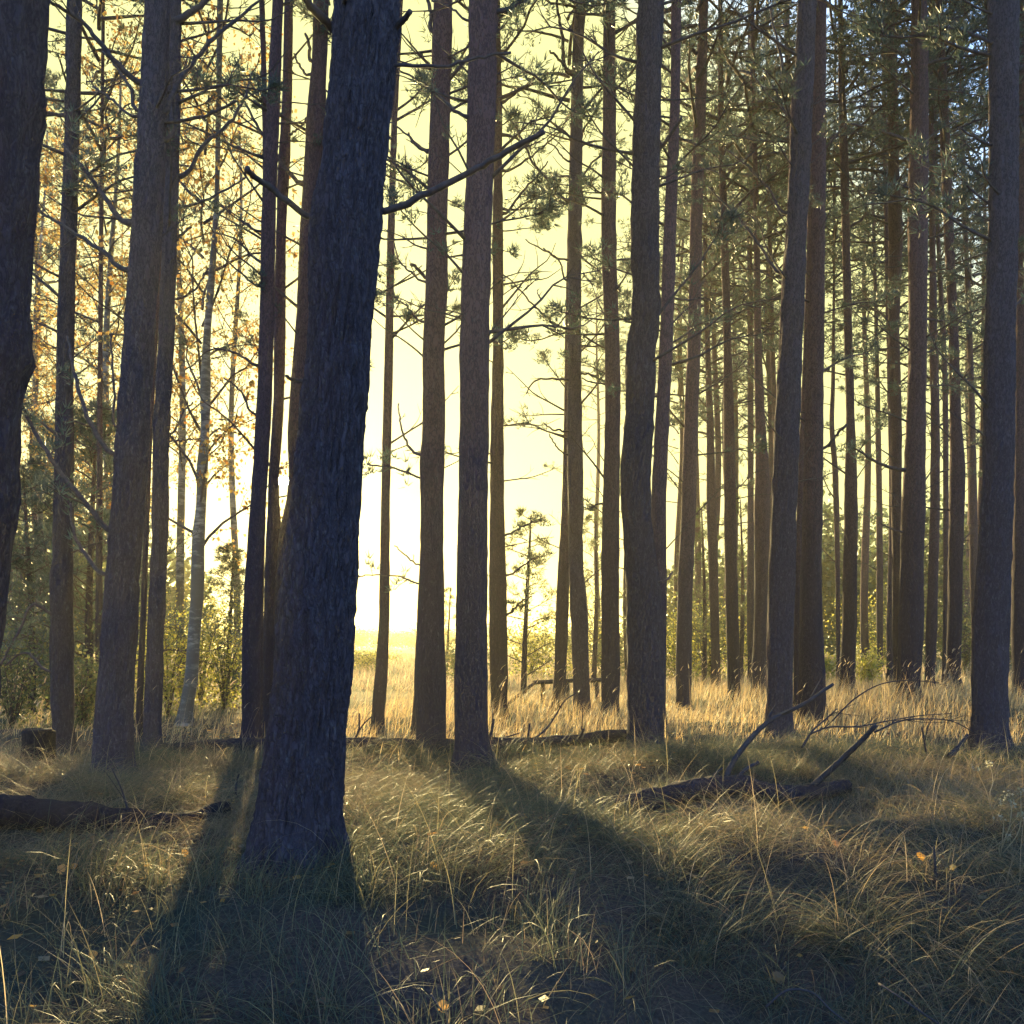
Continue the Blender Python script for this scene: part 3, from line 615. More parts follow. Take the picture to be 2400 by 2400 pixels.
def traced_branch(t, pts, w0, w1, dd=0.0, twigs=0, mat=None, tufts=0):
    """a limb traced along photo points, swinging in depth by dd metres towards its tip"""
    n = len(pts); P3 = np.array([P(x, y, t['d'] + dd * (i / (n - 1)) ** 1.2) for i, (x, y) in enumerate(pts)])
    # root it inside the trunk
    ax_ = axis_at(t, P3[0][2] - t['base'][2]); P3 = np.concatenate([[P3[0] * .45 + ax_[:3] * .55], P3])
    k = max(10, 5 * n); c = smooth_curve(P3, k)
    c[2:] += rng.normal(size=(k - 2, 3)) * .004 * t['d'] / 8
    mb = MB(); r = np.linspace(w0, w1, k) / 2 / F * t['d']; r[0] *= 1.5; r[1] *= 1.25
    mb.tube(c, r, 8 if w0 > 8 else 6, 0, jitter=.22)
    tips = []
    for _ in range(twigs):
        i = rng.integers(k // 4, k - 1); L_ = np.linalg.norm(c[-1] - c[0]) * rng.uniform(.1, .32)
        e = c[i] + unit(unit(c[min(k - 1, i + 2)] - c[i - 1]) * .7 + rand_dirs(1)[0] * .8) * L_
        m = (c[i] + e) / 2 + rand_dirs(1)[0] * L_ * .1
        s = smooth_curve(np.stack([c[i], m, e]), 5)
        mb.tube(s, np.linspace(r[i] * .5, .003, 5), 4, 0); tips.append(s[-1]); tips.append(s[3])
        for _ in range(2):
            e2 = s[2] + unit(e - c[i] + rand_dirs(1)[0] * L_) * L_ * .45
            mb.tube(np.stack([s[2], e2]), [r[i] * .25, .002], 3, 0); tips.append(e2)
    mats = [mat or TWIG]
    if tufts and tips:
        pts_ = np.concatenate([np.array(tips) + rng.normal(size=(len(tips), 3)) * .05 for _ in range(tufts)])
        needles(mb, pts_, unit(np.tile([0, 0, 1.], (len(pts_), 1)) + .3 * rand_dirs(len(pts_))), 9, .12, .014, spread=1.0); mats.append(NEEDLE)
    return link('branch', mb.mesh('branch', mats, True, t['base']), t['root'])

cvar = {k: 0 for k in CROWN}
def add_crown(t):
    kind = t['crown']; me = CROWN[kind][cvar[kind] % len(CROWN[kind])]; cvar[kind] += 1
    a = axis_at(t, t['cz']); htot = t['H'] - t['cz']
    ref = {'thin': 6.5, 'dense': 8.5, 'birch': 10.5, 'young': 1.0}[kind]
    o = hang_crown(me, t['root'], tuple(a[:3] - t['base'])); s = htot / ref * 1.02
    sx = (s if kind == 'young' else (.75 + .25 * s) * rng.uniform(.9, 1.15)) * t['cs']
    o.scale = (sx, sx, s); o.rotation_euler = (0, 0, rng.uniform(0, 6.28))
    b = axis_at(t, t['H'] * .97); dv = b[:3] - a[:3]
    o.rotation_euler = (-math.atan2(dv[1], dv[2]), math.atan2(dv[0], dv[2]), o.rotation_euler[2])

for t in T:
    build_trunk(t); add_crown(t)
    for k in range(int(t['nb'] * (2.4 if t['d'] < 16.5 else 1.8))):
        h = rng.uniform(t['b0'], t['b1']) if k % 3 else rng.uniform(t['b0'] + .4 * (t['b1'] - t['b0']), t['b1'] + 2)
        # mostly sideways so that they read against the sky
        az = (0 if rng.random() < .5 else math.pi) + rng.normal() * .45
        live = (rng.random() < .40 + .3 * (t['d'] > 14)) and h > 4.5
        me = LIVE[rng.integers(0, len(LIVE))] if live else DEAD[rng.integers(0, len(DEAD))]
        add_branch(t, me, h, az, math.radians(rng.uniform(-5, 50)), rng.uniform(.45, 1.7) * (1.0 if h > 3.5 else .55))

# limbs traced from the photograph
B = traced_branch
B(hero, [(899, 495), (999, 453), (1090, 410), (1152, 375), (1214, 340), (1276, 308)], 17, 12, dd=-.25)
B(hero, [(928, 153), (1007, 155), (1057, 153), (1115, 137), (1197, 122)], 9, 6, dd=.15)
B(hero, [(925, 66), (945, 45), (961, 27)], 17, 12, dd=-.1)
B(hero, [(735, 512), (679, 476), (621, 431), (590, 410), (578, 396)], 17, 12, dd=-.3)
B(hero, [(790, 70), (760, 45), (728, 15), (700, -30)], 22, 17, dd=-.2)
B(hero, [(790, 55), (800, 20), (812, -10)], 12, 9, dd=-.2)
B(hero, [(690, 890), (676, 884), (671, 880)], 12, 7, dd=-.05)
B(t3, [(331, 195), (269, 141), (186, 46), (124, 8), (80, -20)], 15, 6, dd=-.6, twigs=5)
B(t3, [(331, 262), (306, 207), (273, 157), (240, 120)], 10, 5, dd=.5, twigs=3)
B(t3, [(319, 273), (260, 230), (215, 199)], 7, 5, dd=.3, twigs=1)
B(t3, [(311, 526), (232, 443), (178, 373), (150, 340)], 14, 7, dd=.4, twigs=5, tufts=2)
B(t3, [(306, 634), (240, 590), (178, 547), (79, 489)], 12, 6, dd=.3, twigs=6)
B(t3, [(273, 1065), (215, 995), (182, 904), (166, 833), (160, 790)], 13, 6, dd=.5, twigs=5, tufts=1)
B(t3, [(274, 1000), (268, 920), (262, 840), (258, 780)], 7, 4, dd=.3, twigs=3)
B(t3, [(259, 1243), (207, 1185), (124, 1082), (50, 945), (46, 930)], 14, 7, dd=-.3, twigs=6, tufts=2)
B(t3, [(253, 1348), (207, 1309), (174, 1251), (166, 1180)], 11, 6, dd=.3, twigs=3, tufts=1)
B(t3, [(373, 269), (414, 199), (497, 95), (580, 25), (620, -10)], 14, 5, dd=.4, twigs=6)
B(t3, [(388, 286), (497, 265), (555, 236)], 9, 6, dd=-.2, twigs=1)
B(t3, [(380, 330), (410, 215), (470, 120)], 10, 4, dd=.6, twigs=3)
B(t4, [(418, 414), (476, 340), (538, 286), (575, 224), (590, 170)], 10, 5, dd=.4, twigs=4, tufts=1)
B(t4, [(418, 484), (517, 451), (580, 414)], 7, 4, dd=.3, twigs=2)
B(t4, [(418, 48), (460, 20), (495, -10)], 16, 12, dd=.1)
B(t4, [(398, 1015), (430, 965), (452, 943)], 6, 4, dd=.1, twigs=2)
B(t4, [(396, 1035), (430, 1032), (470, 1028)], 5, 3, dd=.2, twigs=2)
B(t4, [(404, 700), (440, 690), (490, 630)], 6, 4, dd=.1, twigs=2)
B(t4, [(404, 565), (430, 545), (448, 530)], 7, 5, dd=.1)
B(t2, [(140, 270), (110, 265), (90, 272)], 9, 5, dd=.1, twigs=1)
B(t2, [(125, 1440), (85, 1415), (40, 1490), (0, 1560)], 8, 5, dd=-.3, twigs=3, tufts=1)
B(t2, [(122, 1575), (60, 1530), (10, 1560)], 7, 4, dd=.2, twigs=3)
B(t6, [(600, 856), (560, 830), (495, 820), (455, 850)], 7, 3, dd=.3, twigs=4)
B(t6, [(598, 972), (566, 920), (526, 885)], 6, 4, dd=.1, twigs=2)
B(t6, [(606, 670), (560, 635), (510, 590), (495, 560)], 6, 3, dd=.3, twigs=4)
B(t6, [(615, 543), (560, 510), (500, 470)], 5, 3, dd=.3, twigs=3, tufts=1)
B(t7, [(672, 320), (700, 300), (720, 275)], 6, 4, dd=.1, twigs=1)
B(t8, [(712, 430), (660, 380), (600, 290), (575, 240)], 11, 5, dd=.4, twigs=4)
B(t8, [(735, 145), (722, 90), (715, 80)], 9, 6, dd=.1)
B(t8, [(725, 175), (700, 150), (688, 125)], 7, 4, dd=.1, twigs=1)
B(t10, [(1022, 80), (1010, 30), (1000, -10)], 11, 8, dd=.1)
B(t10, [(1000, 355), (970, 335), (957, 312)], 7, 5, dd=.2)
B(t10, [(1004, 353), (960, 320), (915, 285)], 6, 4, dd=.3, twigs=2)
B(t10, [(1000, 455), (950, 430), (900, 410)], 6, 4, dd=.2, twigs=4, tufts=2)
B(t10, [(994, 660), (965, 640), (938, 615), (925, 570)], 6, 3, dd=.2, twigs=2)
B(t10, [(997, 650), (980, 630), (962, 617)], 9, 8, dd=-.1)
B(t10, [(992, 755), (960, 725), (920, 695), (880, 675)], 6, 3, dd=.3, twigs=5, tufts=1)
B(t10, [(990, 1070), (965, 1055), (940, 1000), (932, 945)], 8, 3, dd=.2, twigs=3)
B(t10, [(988, 1120), (950, 1105), (915, 1096), (860, 1088)], 6, 4, dd=.2, twigs=5, tufts=1)
B(t10, [(983, 1325), (955, 1305), (925, 1280)], 5, 3, dd=.1, twigs=1)
B(t10, [(982, 1368), (940, 1352), (900, 1348), (840, 1350)], 5, 3, dd=.3, twigs=4, tufts=1)
B(t11, [(1095, 275), (1040, 235), (985, 190), (935, 165)], 9, 4, dd=.5, twigs=5)
B(t11, [(1165, 28), (1200, 15), (1240, -15)], 12, 7, dd=.3, twigs=3, tufts=2)
B(t11, [(1099, 48), (1060, 20), (1010, 0)], 6, 4, dd=.3, twigs=2)
B(t12, [(1176, 240), (1215, 212), (1256, 184)], 7, 4, dd=.2, twigs=2)
B(t12, [(1178, 400), (1230, 378), (1285, 333), (1315, 310)], 6, 3, dd=.3, twigs=4)
B(t12, [(1178, 500), (1220, 455), (1260, 410), (1285, 377)], 7, 3, dd=-.3, twigs=5, tufts=1)
B(t12, [(1180, 490), (1240, 488), (1290, 490), (1330, 478)], 6, 3, dd=.5, twigs=8, tufts=4)
B(t12, [(1180, 1255), (1225, 1235), (1270, 1218)], 6, 3, dd=.3, twigs=4, tufts=2)
B(t12, [(1184, 1350), (1225, 1325), (1262, 1305)], 6, 3, dd=.3, twigs=4, tufts=3)
B(t12, [(1186, 1440), (1215, 1415), (1245, 1395)], 7, 4, dd=.3, twigs=4, tufts=3)
B(t15, [(1342, 174), (1318, 83), (1305, 0), (1302, -30)], 9, 6, dd=.2)
B(t15, [(1340, 168), (1310, 140), (1288, 118)], 7, 5, dd=-.1)
B(t15, [(1336, 378), (1300, 345), (1283, 330), (1320, 305)], 5, 2, dd=.1, twigs=2)
B(t15, [(1334, 472), (1290, 425), (1255, 389), (1215, 310), (1173, 240)], 7, 4, dd=-.3, twigs=3)
B(t15, [(1332, 610), (1280, 590), (1232, 563)], 5, 3, dd=.2, twigs=2)
B(t15, [(1332, 660), (1310, 610), (1274, 580)], 5, 3, dd=-.2, twigs=1)
B(t15, [(1328, 770), (1290, 750), (1255, 720), (1200, 660), (1155, 625)], 6, 3, dd=.4, twigs=4)
B(t15, [(1325, 1010), (1295, 1006), (1272, 990)], 6, 3, dd=.1)
B(t15, [(1325, 1065), (1300, 1040), (1288, 1018)], 5, 3, dd=.1)
B(t15, [(1328, 890), (1290, 888), (1250, 895), (1232, 925)], 6, 3, dd=.2, twigs=3)
B(t15, [(1362, 875), (1400, 885), (1430, 900)], 6, 3, dd=.2, twigs=2)
B(t16, [(1412, 900), (1385, 895), (1365, 888)], 5, 3, dd=.2, twigs=2)
B(t16, [(1410, 1180), (1385, 1190), (1370, 1195)], 6, 3, dd=.2, twigs=2, tufts=1)
B(t17, [(1520, 373), (1566, 323), (1600, 273)], 11, 6, dd=-.3)
B(t17, [(1505, 160), (1500, 130), (1496, 105)], 10, 5, dd=-.15)
B(t17, [(1560, 1362), (1568, 1352), (1575, 1340)], 8, 4, dd=.05)
B(t22, [(1850, 200), (1830, 130), (1812, 60), (1806, 20)], 8, 4, dd=.3, twigs=2)
B(t22, [(1855, 280), (1825, 230), (1795, 170)], 7, 4, dd=-.2, twigs=2)
B(t22, [(1845, 500), (1800, 440), (1750, 390), (1700, 350)], 7, 3, dd=.4, twigs=4)
B(t22, [(1833, 640), (1790, 590), (1740, 520), (1660, 440)], 8, 3, dd=.3, twigs=4)
B(t23, [(1932, 1050), (1960, 1020), (1985, 995)], 8, 6, dd=-.2, twigs=1)
B(t25, [(1975, 545), (2030, 500), (2000, 430), (1960, 380)], 8, 3, dd=-.3, twigs=3)
B(t28, [(2113, 1102), (2055, 1082), (2006, 1053), (1990, 1040)], 9, 4, dd=-.2, twigs=5, tufts=2)
B(t28, [(2134, 330), (2060, 305), (1990, 290), (1960, 280)], 9, 4, dd=-.3, twigs=4)
B(t28, [(2132, 440), (2100, 430), (2070, 435)], 7, 4, dd=.1, twigs=3)
B(t28, [(2120, 1250), (2080, 1235), (2060, 1225)], 6, 3, dd=.2, twigs=3)
B(t28, [(2135, 110), (2090, 70), (2040, 50), (2000, 30)], 7, 3, dd=.2, twigs=5, tufts=2)
B(t32, [(2322, 340), (2280, 320), (2250, 300)], 8, 4, dd=-.1, twigs=4)
B(t32, [(2322, 100), (2280, 80), (2220, 65), (2170, 60)], 9, 4, dd=.2, twigs=6, tufts=2)
B(t32, [(2320, 420), (2270, 390), (2230, 365)], 7, 4, dd=.2, twigs=4, tufts=2)

# ------------------------------------------------------------------ more trees: background pines with crowns, birches, young pines, bushes
def simple_trunk(name, H, r0, sides=10, n=26, mat=BARK, lean=.03):
    mb = MB(); h = np.linspace(-.3, H, n)
    p = np.stack([lean * h * .3 + .08 * np.sin(h * .6 + rng.uniform(0, 6)), .08 * np.sin(h * .5 + rng.uniform(0, 6)), h], -1)
    mb.tube(p, r0 * (1 - np.clip(h, 0, H) / H) ** .75 + .012, sides, 0, jitter=.10)
    return mb.mesh(name, mat)
BG_TRUNK = [simple_trunk('trunk', 22, .16) for _ in range(4)]
BG_CROWN = [pine_crown('crown', 13, 2.9, 38, tw=7, nt_=5, nn=9, ln=.19, wd=.026) for _ in range(4)]
def bg_pine(px, d, s, cz, label, k, group='dense background pines on the right', csx=1.0):
    x = (px - CX) / F * d; z = float(gz(np.array([x]), np.array([d]))[0])
    root = empty('pine_tree', (x, d, z), label, 'tree', group)
    o = link('trunk', BG_TRUNK[k % 4], root); o.rotation_euler = (0, 0, rng.uniform(0, 6.28)); o.scale = (s, s, s)
    c = hang_crown(BG_CROWN[(k * 3 + 1) % 4], root, (0, 0, cz)); cs = (22.5 * s - cz) / 13
    c.scale = (csx, csx, cs); c.rotation_euler = (0, 0, rng.uniform(0, 6.28))
    for q in range(5):
        me = DEAD[rng.integers(2, 8)]; h = rng.uniform(.35, 1.05) * cz; az = rng.uniform(0, 6.28)
        b = link('branch', me, root, (0, 0, h)); b.rotation_euler = (0, -math.radians(rng.uniform(0, 35)), az); l_ = rng.uniform(.8, 1.8); b.scale = (l_,) * 3
LBG = 'tall background pine with dense dark needles in the crowd of the upper right'
k = 0
for px, d, s, cz in [(1590, 34, .92, 9.0), (1635, 40, 1.0, 10.5), (1675, 30, .86, 8.0), (1725, 36, .95, 9.5), (1800, 31, .9, 8.5), (1912, 34, .95, 12),
                     (2030, 36, 1.0, 12.5), (2095, 33, .95, 9.0), (2190, 30, .9, 8), (2300, 32, .95, 8.0), (2400, 30, .95, 7.5),
                     (1705, 52, 1.15, 12), (2270, 50, 1.15, 12), (2380, 48, 1.1, 11), (2450, 34, 1.0, 8), (2520, 40, 1.0, 9)]:
    bg_pine(px, d, s, cz, LBG, k); k += 1
for px, d, s, cz, lb in [(1500, 42, .9, 12.0, 'far pine whose crown shows between the bent pine and its left neighbour'), (1400, 52, 1.0, 13.5, 'far pine with thin crown left of the straight reddish pine'),
                         (90, 26, .80, 6.5, 'dark needled pine behind the trunks at the far left'), (20, 32, .9, 8, 'dark pine at the far left edge behind the massive trunk'), (300, 44, 1.0, 11, 'far pine behind the stout limbed pine at the upper left')]:
    bg_pine(px, d, s, cz, lb, k, 'background pines left and centre', csx=.8); k += 1

# birches with orange leaves behind the left trunks
def birch(px, d, H, cz, k, label, cs=1.0):
    x = (px - CX) / F * d; z = float(gz(np.array([x]), np.array([d]))[0])
    root = empty('birch_tree', (x, d, z), label, 'tree', 'autumn birches on the left')
    link('trunk', simple_trunk('trunk', H, .085, 9, 30, BIRCH, lean=rng.uniform(-.06, .06)), root)
    c = hang_crown(CROWN['birch'][k % 3], root, (0, 0, cz)); s = (H - cz) / 10.5
    c.scale = (s * cs, s * cs, s); c.rotation_euler = (0, 0, rng.uniform(0, 6.28))
birch(250, 18, 13, 3.2, 0, 'birch with amber leaves behind the stout limbed pine', 1.0)
birch(330, 22, 15, 4.0, 1, 'taller birch with amber leaves behind the thin stems at the upper left', 1.0)
birch(430, 19, 14, 4.5, 2, 'birch with amber leaves left of the patched birch', .9)
birch(545, 23, 16, 6.5, 0, 'birch with sparse golden leaves between patched birch and twin pines', .8)
birch(165, 20, 13, 4, 1, 'birch with golden leaves behind the slender left pine', 1.0)
birch(80, 24, 15, 4.5, 2, 'birch with golden leaves near the left edge', 1.0)

def young_pine(px, d, H, k, label, cs=1.0, c0=.12):
    x = (px - CX) / F * d; z = float(gz(np.array([x]), np.array([d]))[0])
    root = empty('young_pine', (x, d, z), label, 'tree', 'young pines in the undergrowth')
    link('trunk', simple_trunk('trunk', H, .012 + .011 * H, 8, 18, BARK, .02), root)
    c = hang_crown(CROWN['bushy' if px < 600 else 'young'][k % 3], root, (0, 0, c0 * H)); s = H * (1 - c0)
    c.scale = (s * cs, s * cs, s); c.rotation_euler = (0, 0, rng.uniform(0, 6.28))
young_pine(1236, 19.0, 4.0, 0, 'young open pine in the centre gap by the wooden rail', 1.05)
young_pine(215, 16.5, 5.6, 1, 'bushy young pine behind the stump and slender pine', 1.0, .05)
young_pine(60, 17, 4.6, 2, 'bushy young pine at the left edge in the shade', 1.1, .03)
young_pine(140, 21, 6.5, 0, 'taller young pine between the two left trunks', .9, .1)
young_pine(1390, 25, 5.0, 1, 'young pine seen between the rail posts and straight reddish pine', .8)
young_pine(1470, 30, 7.5, 2, 'young pine with drooping boughs behind the bent grey pine', .7, .15)
young_pine(1645, 26, 5.2, 0, 'young pine behind the first warm lit pine', .9)
young_pine(1735, 29, 6.0, 1, 'young pine behind the swollen-stemmed pine', .9)
young_pine(1050, 34, 3.4, 2, 'small far pine left of the thick mid pine', .8)
young_pine(540, 20, 3.4, 1, 'small dark pine left of the twin pines beside the sun', 1.1, .03)
young_pine(2150, 34, 6, 2, 'young pine in the shade behind the bright rimmed pine', 1.0)
young_pine(2250, 30, 5, 0, 'young pine in the shade behind the kinked dark pine', 1.0)

def shrub(px, d, H, R_, cols, label, nl=2200, size=.06, group='shrubs and bushes'):
    x = (px - CX) / F * d; z = float(gz(np.array([x]), np.array([d]))[0])
    root = empty('shrub', (x, d, z), label, 'shrub', group)
    st = MB(); lf = MB()
    for i in range(14):
        az = rng.uniform(0, 6.28); L_ = H * rng.uniform(.6, 1.05); out_ = R_ * rng.uniform(.2, 1)
        p = smooth_curve(np.array([[0, 0, -.05], [math.cos(az) * out_ * .3, math.sin(az) * out_ * .3, L_ * .5], [math.cos(az) * out_, math.sin(az) * out_, L_]]), 7)
        st.tube(p, np.linspace(.014, .003, 7), 4, 0)
        m = nl // 14
        q = p[rng.integers(1, 7, m)] + rng.normal(size=(m, 3)) * np.array([R_ * .28, R_ * .28, H * .1])
        q[:, 2] = np.abs(q[:, 2])
        leaves(lf, q, size, cols, 0)
    link('stem', st.mesh('stem', TWIG), root); link('foliage', lf.mesh('foliage', LEAF), root)
for a in [(395, 17, 1.9, .9, YELLOW, 'yellow leafed bush between the birch foot and slim pine'), (470, 19, 2.3, 1.0, YELLOW, 'taller yellow bush right of the birch foot'), (525, 18, 1.8, .9, YELLOW + GREEN, 'sunlit yellow-green bush left of the twin pines'),
          (330, 20, 2.2, 1.0, GREEN + YELLOW, 'green-yellow bush behind the very thin stems'), (190, 14, 1.3, .7, GREEN, 'green bush behind the slender left pine'), (30, 14, 1.7, 1.0, GREEN, 'shaded green bush at the left edge'), (110, 18, 2.2, 1.1, GREEN, 'green bush behind the stump'),
          (1090, 30, 1.3, .9, GREEN, 'low bush in the meadow left of the thick mid pine'), (855, 46, 1.2, 1.5, GREEN + YELLOW, 'low bush out in the sunny meadow'), (1250, 33, 2.2, 1.6, YELLOW + GREEN, 'golden bush behind the young centre pine'), (1350, 36, 2.4, 1.7, YELLOW + GREEN, 'golden bush behind the wooden rail'),
          (1440, 34, 2.2, 1.5, GREEN, 'bush behind the straight reddish pine'), (1580, 28, 2.4, 1.4, GREEN + YELLOW, 'light green bush right of the bent grey pine'), (1650, 30, 2.6, 1.4, GREEN, 'bush between the two warm lit pines'), (1740, 32, 3.0, 1.6, GREEN + YELLOW, 'bush behind the second warm lit pine'),
          (2030, 24, 1.0, .45, YELLOW, 'small sapling with bright yellow leaves in the right gap'), (1935, 27, .9, .5, YELLOW, 'tiny yellow sapling at the foot of the double trunks'), (2040, 38, 3.4, 1.8, GREEN + YELLOW, 'tall green-yellow bush in front of the far wood'), (2150, 36, 3.2, 1.8, GREEN, 'shaded bush behind the right trunks'), (2260, 34, 2.8, 1.7, GREEN, 'bush right of the slim right pines'), (2390, 32, 2.6, 1.7, GREEN, 'bush at the right photo edge')]:
    d_ = a[1]
    shrub(*a, nl=2600 if d_ < 25 else 3200, size=.055 if d_ < 25 else .085)

# far wood: dark crowns that read as one mass
def far_wood(name, specs, label, cols=DULL):
    mb = MB()
    for (x, y, h, r) in specs:
        z0 = float(gz(np.array([x]), np.array([y]), False)[0])
        mb.tube(np.array([[x, y, z0 - .2], [x, y, z0 + h * .6]]), [.12, .05], 5, 0)
        n = 1100
        u = rand_dirs(n) * rng.random((n, 1)) ** .4
        lump = 1 + .35 * fbm(u[:, 0] * 2.5 + x, u[:, 1] * 2.5 + y, u[:, 2] * 2.5, 5, 2)
        pts = np.stack([x + u[:, 0] * r * lump, y + u[:, 1] * r * lump, z0 + h * .54 + u[:, 2] * h * .48 * lump], -1)
        leaves(mb, pts, .42, cols)
    o = link(name, mb.mesh(name, [TWIG, LEAF], False)); tag(o, label, 'wood', kind='stuff')
sp = []
for i in range(46):
    y = rng.uniform(58, 85); px = rng.uniform(1540, 2460); sp.append(((px - CX) / F * y, y, rng.uniform(8, 12.5) * (1 if px > 1850 else .7), rng.uniform(2.2, 3.6)))
far_wood('far_wood', sp, 'hazy blue-green far wood behind the right trunks')
sp = []
for i in range(60):
    y = rng.uniform(260, 330); px = rng.uniform(380, 1560); sp.append(((px - CX) / F * y, y, rng.uniform(5, 9), rng.uniform(5, 9)))
far_wood('far_treeline', sp, 'faint tree line on the horizon across the meadow')
sp = []
for i in range(14):
    y = rng.uniform(34, 50); px = rng.uniform(-60, 400); sp.append(((px - CX) / F * y, y, rng.uniform(4, 7), rng.uniform(1.6, 2.4)))
far_wood('undergrowth_thicket', sp, 'green thicket filling the gaps behind the left trunks', GREEN + DULL)

# ------------------------------------------------------------------ fallen wood, stump, rail
def log(label, pts, r, sides=18, n=40, mat=LOGWOOD, name='fallen_log'):
    c = smooth_curve(np.array(pts, float), n); o = c[0].copy()
    root = empty(name, tuple(o), label, 'log')
    mb = MB(); rr = np.linspace(r[0], r[1], n) * (1 + .16 * vnoise(np.arange(n) * .35, np.zeros(n), s=int(o[0] * 10) & 255) + .025 * rng.normal(size=n))
    mb.tube(c, rr, sides, 0, jitter=.18)
    link('trunk', mb.mesh('trunk', mat, True, o), root)
    return root, o
def px_limb(root, o, pts, d0, d1, w0, w1, twigs=0, name='branch', mat=None):
    n = len(pts); P3 = np.array([P(x, y, d0 + (d1 - d0) * i / (n - 1)) for i, (x, y) in enumerate(pts)])
    c = smooth_curve(P3, 5 * n); mb = MB(); r = np.linspace(w0, w1, 5 * n) / 2 / F * d0
    mb.tube(c, r, 7, 0, jitter=.15)
    for _ in range(twigs):
        i = rng.integers(3, 5 * n - 1); e = c[i] + unit(unit(c[i] - c[i - 2]) + rand_dirs(1)[0] * .8) * rng.uniform(.1, .4)
        mb.tube(np.stack([c[i], (c[i] + e) / 2 + rand_dirs(1)[0] * .02, e]), [r[i] * .5, r[i] * .4, .0015], 4, 0)
    return link(name, mb.mesh(name, mat or DEADWOOD, True, o), root)

def on(px, py, up=0.0, d=None):
    """point on the ground seen at photo px"""
    d = d or 2534.0 / (py - 1516); x = (px - CX) / F * d
    return [x, d, float(gz(np.array([x]), np.array([d]))[0]) + up]
LOG1, lo1 = log('dark fallen log lying across the left foreground', [on(-160, 1935, .08), on(60, 1935, .09), on(250, 1935, .11), on(400, 1930, .08), on(530, 1905, .06)], (.155, .05))
px_limb(LOG1, lo1, [(300, 1900), (285, 1850), (262, 1800)], 6.0, 6.1, 5, 3, 1)
LOG2, lo2 = log('long fallen log behind the trunks in the middle of the picture', [on(385, 1763, .09), on(620, 1760, .09), on(850, 1766, .08), on(1180, 1767, .09), on(1340, 1762, .11), on(1475, 1752, .10)], (.10, .075), n=60)
d2 = 10.2
px_limb(LOG2, lo2, [(1236, 1742), (1239, 1715), (1242, 1695)], d2, d2, 7, 5)
px_limb(LOG2, lo2, [(1236, 1744), (1280, 1708), (1300, 1680), (1326, 1640), (1350, 1625)], d2, d2 + .4, 6, 3, 2)
px_limb(LOG2, lo2, [(1352, 1738), (1362, 1722), (1369, 1708)], d2, d2 - .1, 9, 5, 1)
px_limb(LOG2, lo2, [(1160, 1735), (1185, 1728), (1218, 1718)], d2, d2 + .2, 5, 3)
px_limb(LOG2, lo2, [(825, 1742), (840, 1715), (842, 1672)], d2, d2 + .1, 5, 4)
px_limb(LOG2, lo2, [(828, 1742), (850, 1700), (872, 1678)], d2, d2 + .3, 5, 3, 2)
px_limb(LOG2, lo2, [(1148, 1735), (1154, 1705), (1158, 1685)], d2, d2, 10, 5, 1)
LOG3, lo3 = log('mossy fallen log with two raised limbs at centre right', [on(1400, 1872, -.05), on(1560, 1868, .03), on(1630, 1866, .05), on(1700, 1862, .06), on(1850, 1850, .07), on(1985, 1838, .05)], (.115, .07), n=50)
d3 = 7.7
px_limb(LOG3, lo3, [(1692, 1850), (1705, 1812), (1722, 1780), (1760, 1730), (1806, 1688), (1860, 1662), (1900, 1640), (1935, 1615), (1952, 1604)], d3, d3 + .5, 15, 8, 3)
px_limb(LOG3, lo3, [(1905, 1842), (1948, 1803), (1985, 1768), (2020, 1735), (2052, 1699)], d3, d3 - .3, 16, 11, 1)
px_limb(LOG3, lo3, [(1722, 1840), (1742, 1808), (1778, 1787)], d3, d3 + .1, 11, 9)
px_limb(LOG3, lo3, [(1655, 1845), (1675, 1815), (1695, 1800)], d3, d3 + .1, 8, 5)

def dry_branch(label, pts, d0, d1, w0, w1, twigs):
    o = P(*pts[0], d0); root = empty('dry_branch', tuple(o), label, 'branch', 'dead branches on the forest floor')
    px_limb(root, o, pts, d0, d1, w0, w1, twigs, 'stem', DEADWOOD)
dry_branch('thin arched dry branch between the raised log limb and the right trunk', [(1900, 1720), (1940, 1705), (2010, 1703), (2080, 1690), (2150, 1678), (2230, 1672)], 8.2, 9.0, 5, 2, 12)
dry_branch('wiry dead branch arching over the grass before the right trunk', [(2050, 1716), (2110, 1690), (2170, 1685), (2230, 1690), (2290, 1720)], 8.4, 9.2, 5, 2, 12)
dry_branch('dead twig rising from the grass right of the double trunks', [(1880, 1752), (1905, 1712), (1930, 1690), (1962, 1661)], 9.0, 9.3, 6, 3, 5)
dry_branch('long thin dead branch low behind the double trunks', [(1950, 1690), (2000, 1640), (2060, 1605), (2120, 1595), (2200, 1600)], 10.5, 11.5, 4, 2, 10)
dry_branch('short dead stick standing before the big right trunk', [(2170, 1762), (2166, 1735), (2161, 1705)], 9.6, 9.6, 5, 4, 2)
dry_branch('leaning dead bough at the foot of the big right trunk', [(2225, 1772), (2245, 1752), (2268, 1722)], 9.2, 9.3, 15, 9, 1)
dry_branch('dark short stick standing in the sunny patch at lower right', [(2194, 2075), (2191, 2030), (2189, 1985)], 4.75, 4.75, 8, 6, 0)
dry_branch('dark bent stick lying by the orange leaf', [(2080, 2040), (2092, 2010), (2105, 1990), (2135, 2030)], 5.0, 5.1, 6, 4, 1)
dry_branch('dark rod lying in the grass at lower right', [(2160, 2075), (2195, 2040), (2260, 2000), (2330, 1960)], 4.7, 5.6, 6, 3, 2)
dry_branch('curved bare stem in the grass at the bottom right', [(1795, 2360), (1850, 2320), (1900, 2325), (1950, 2370), (1990, 2400)], 3.05, 3.0, 6, 4, 1)
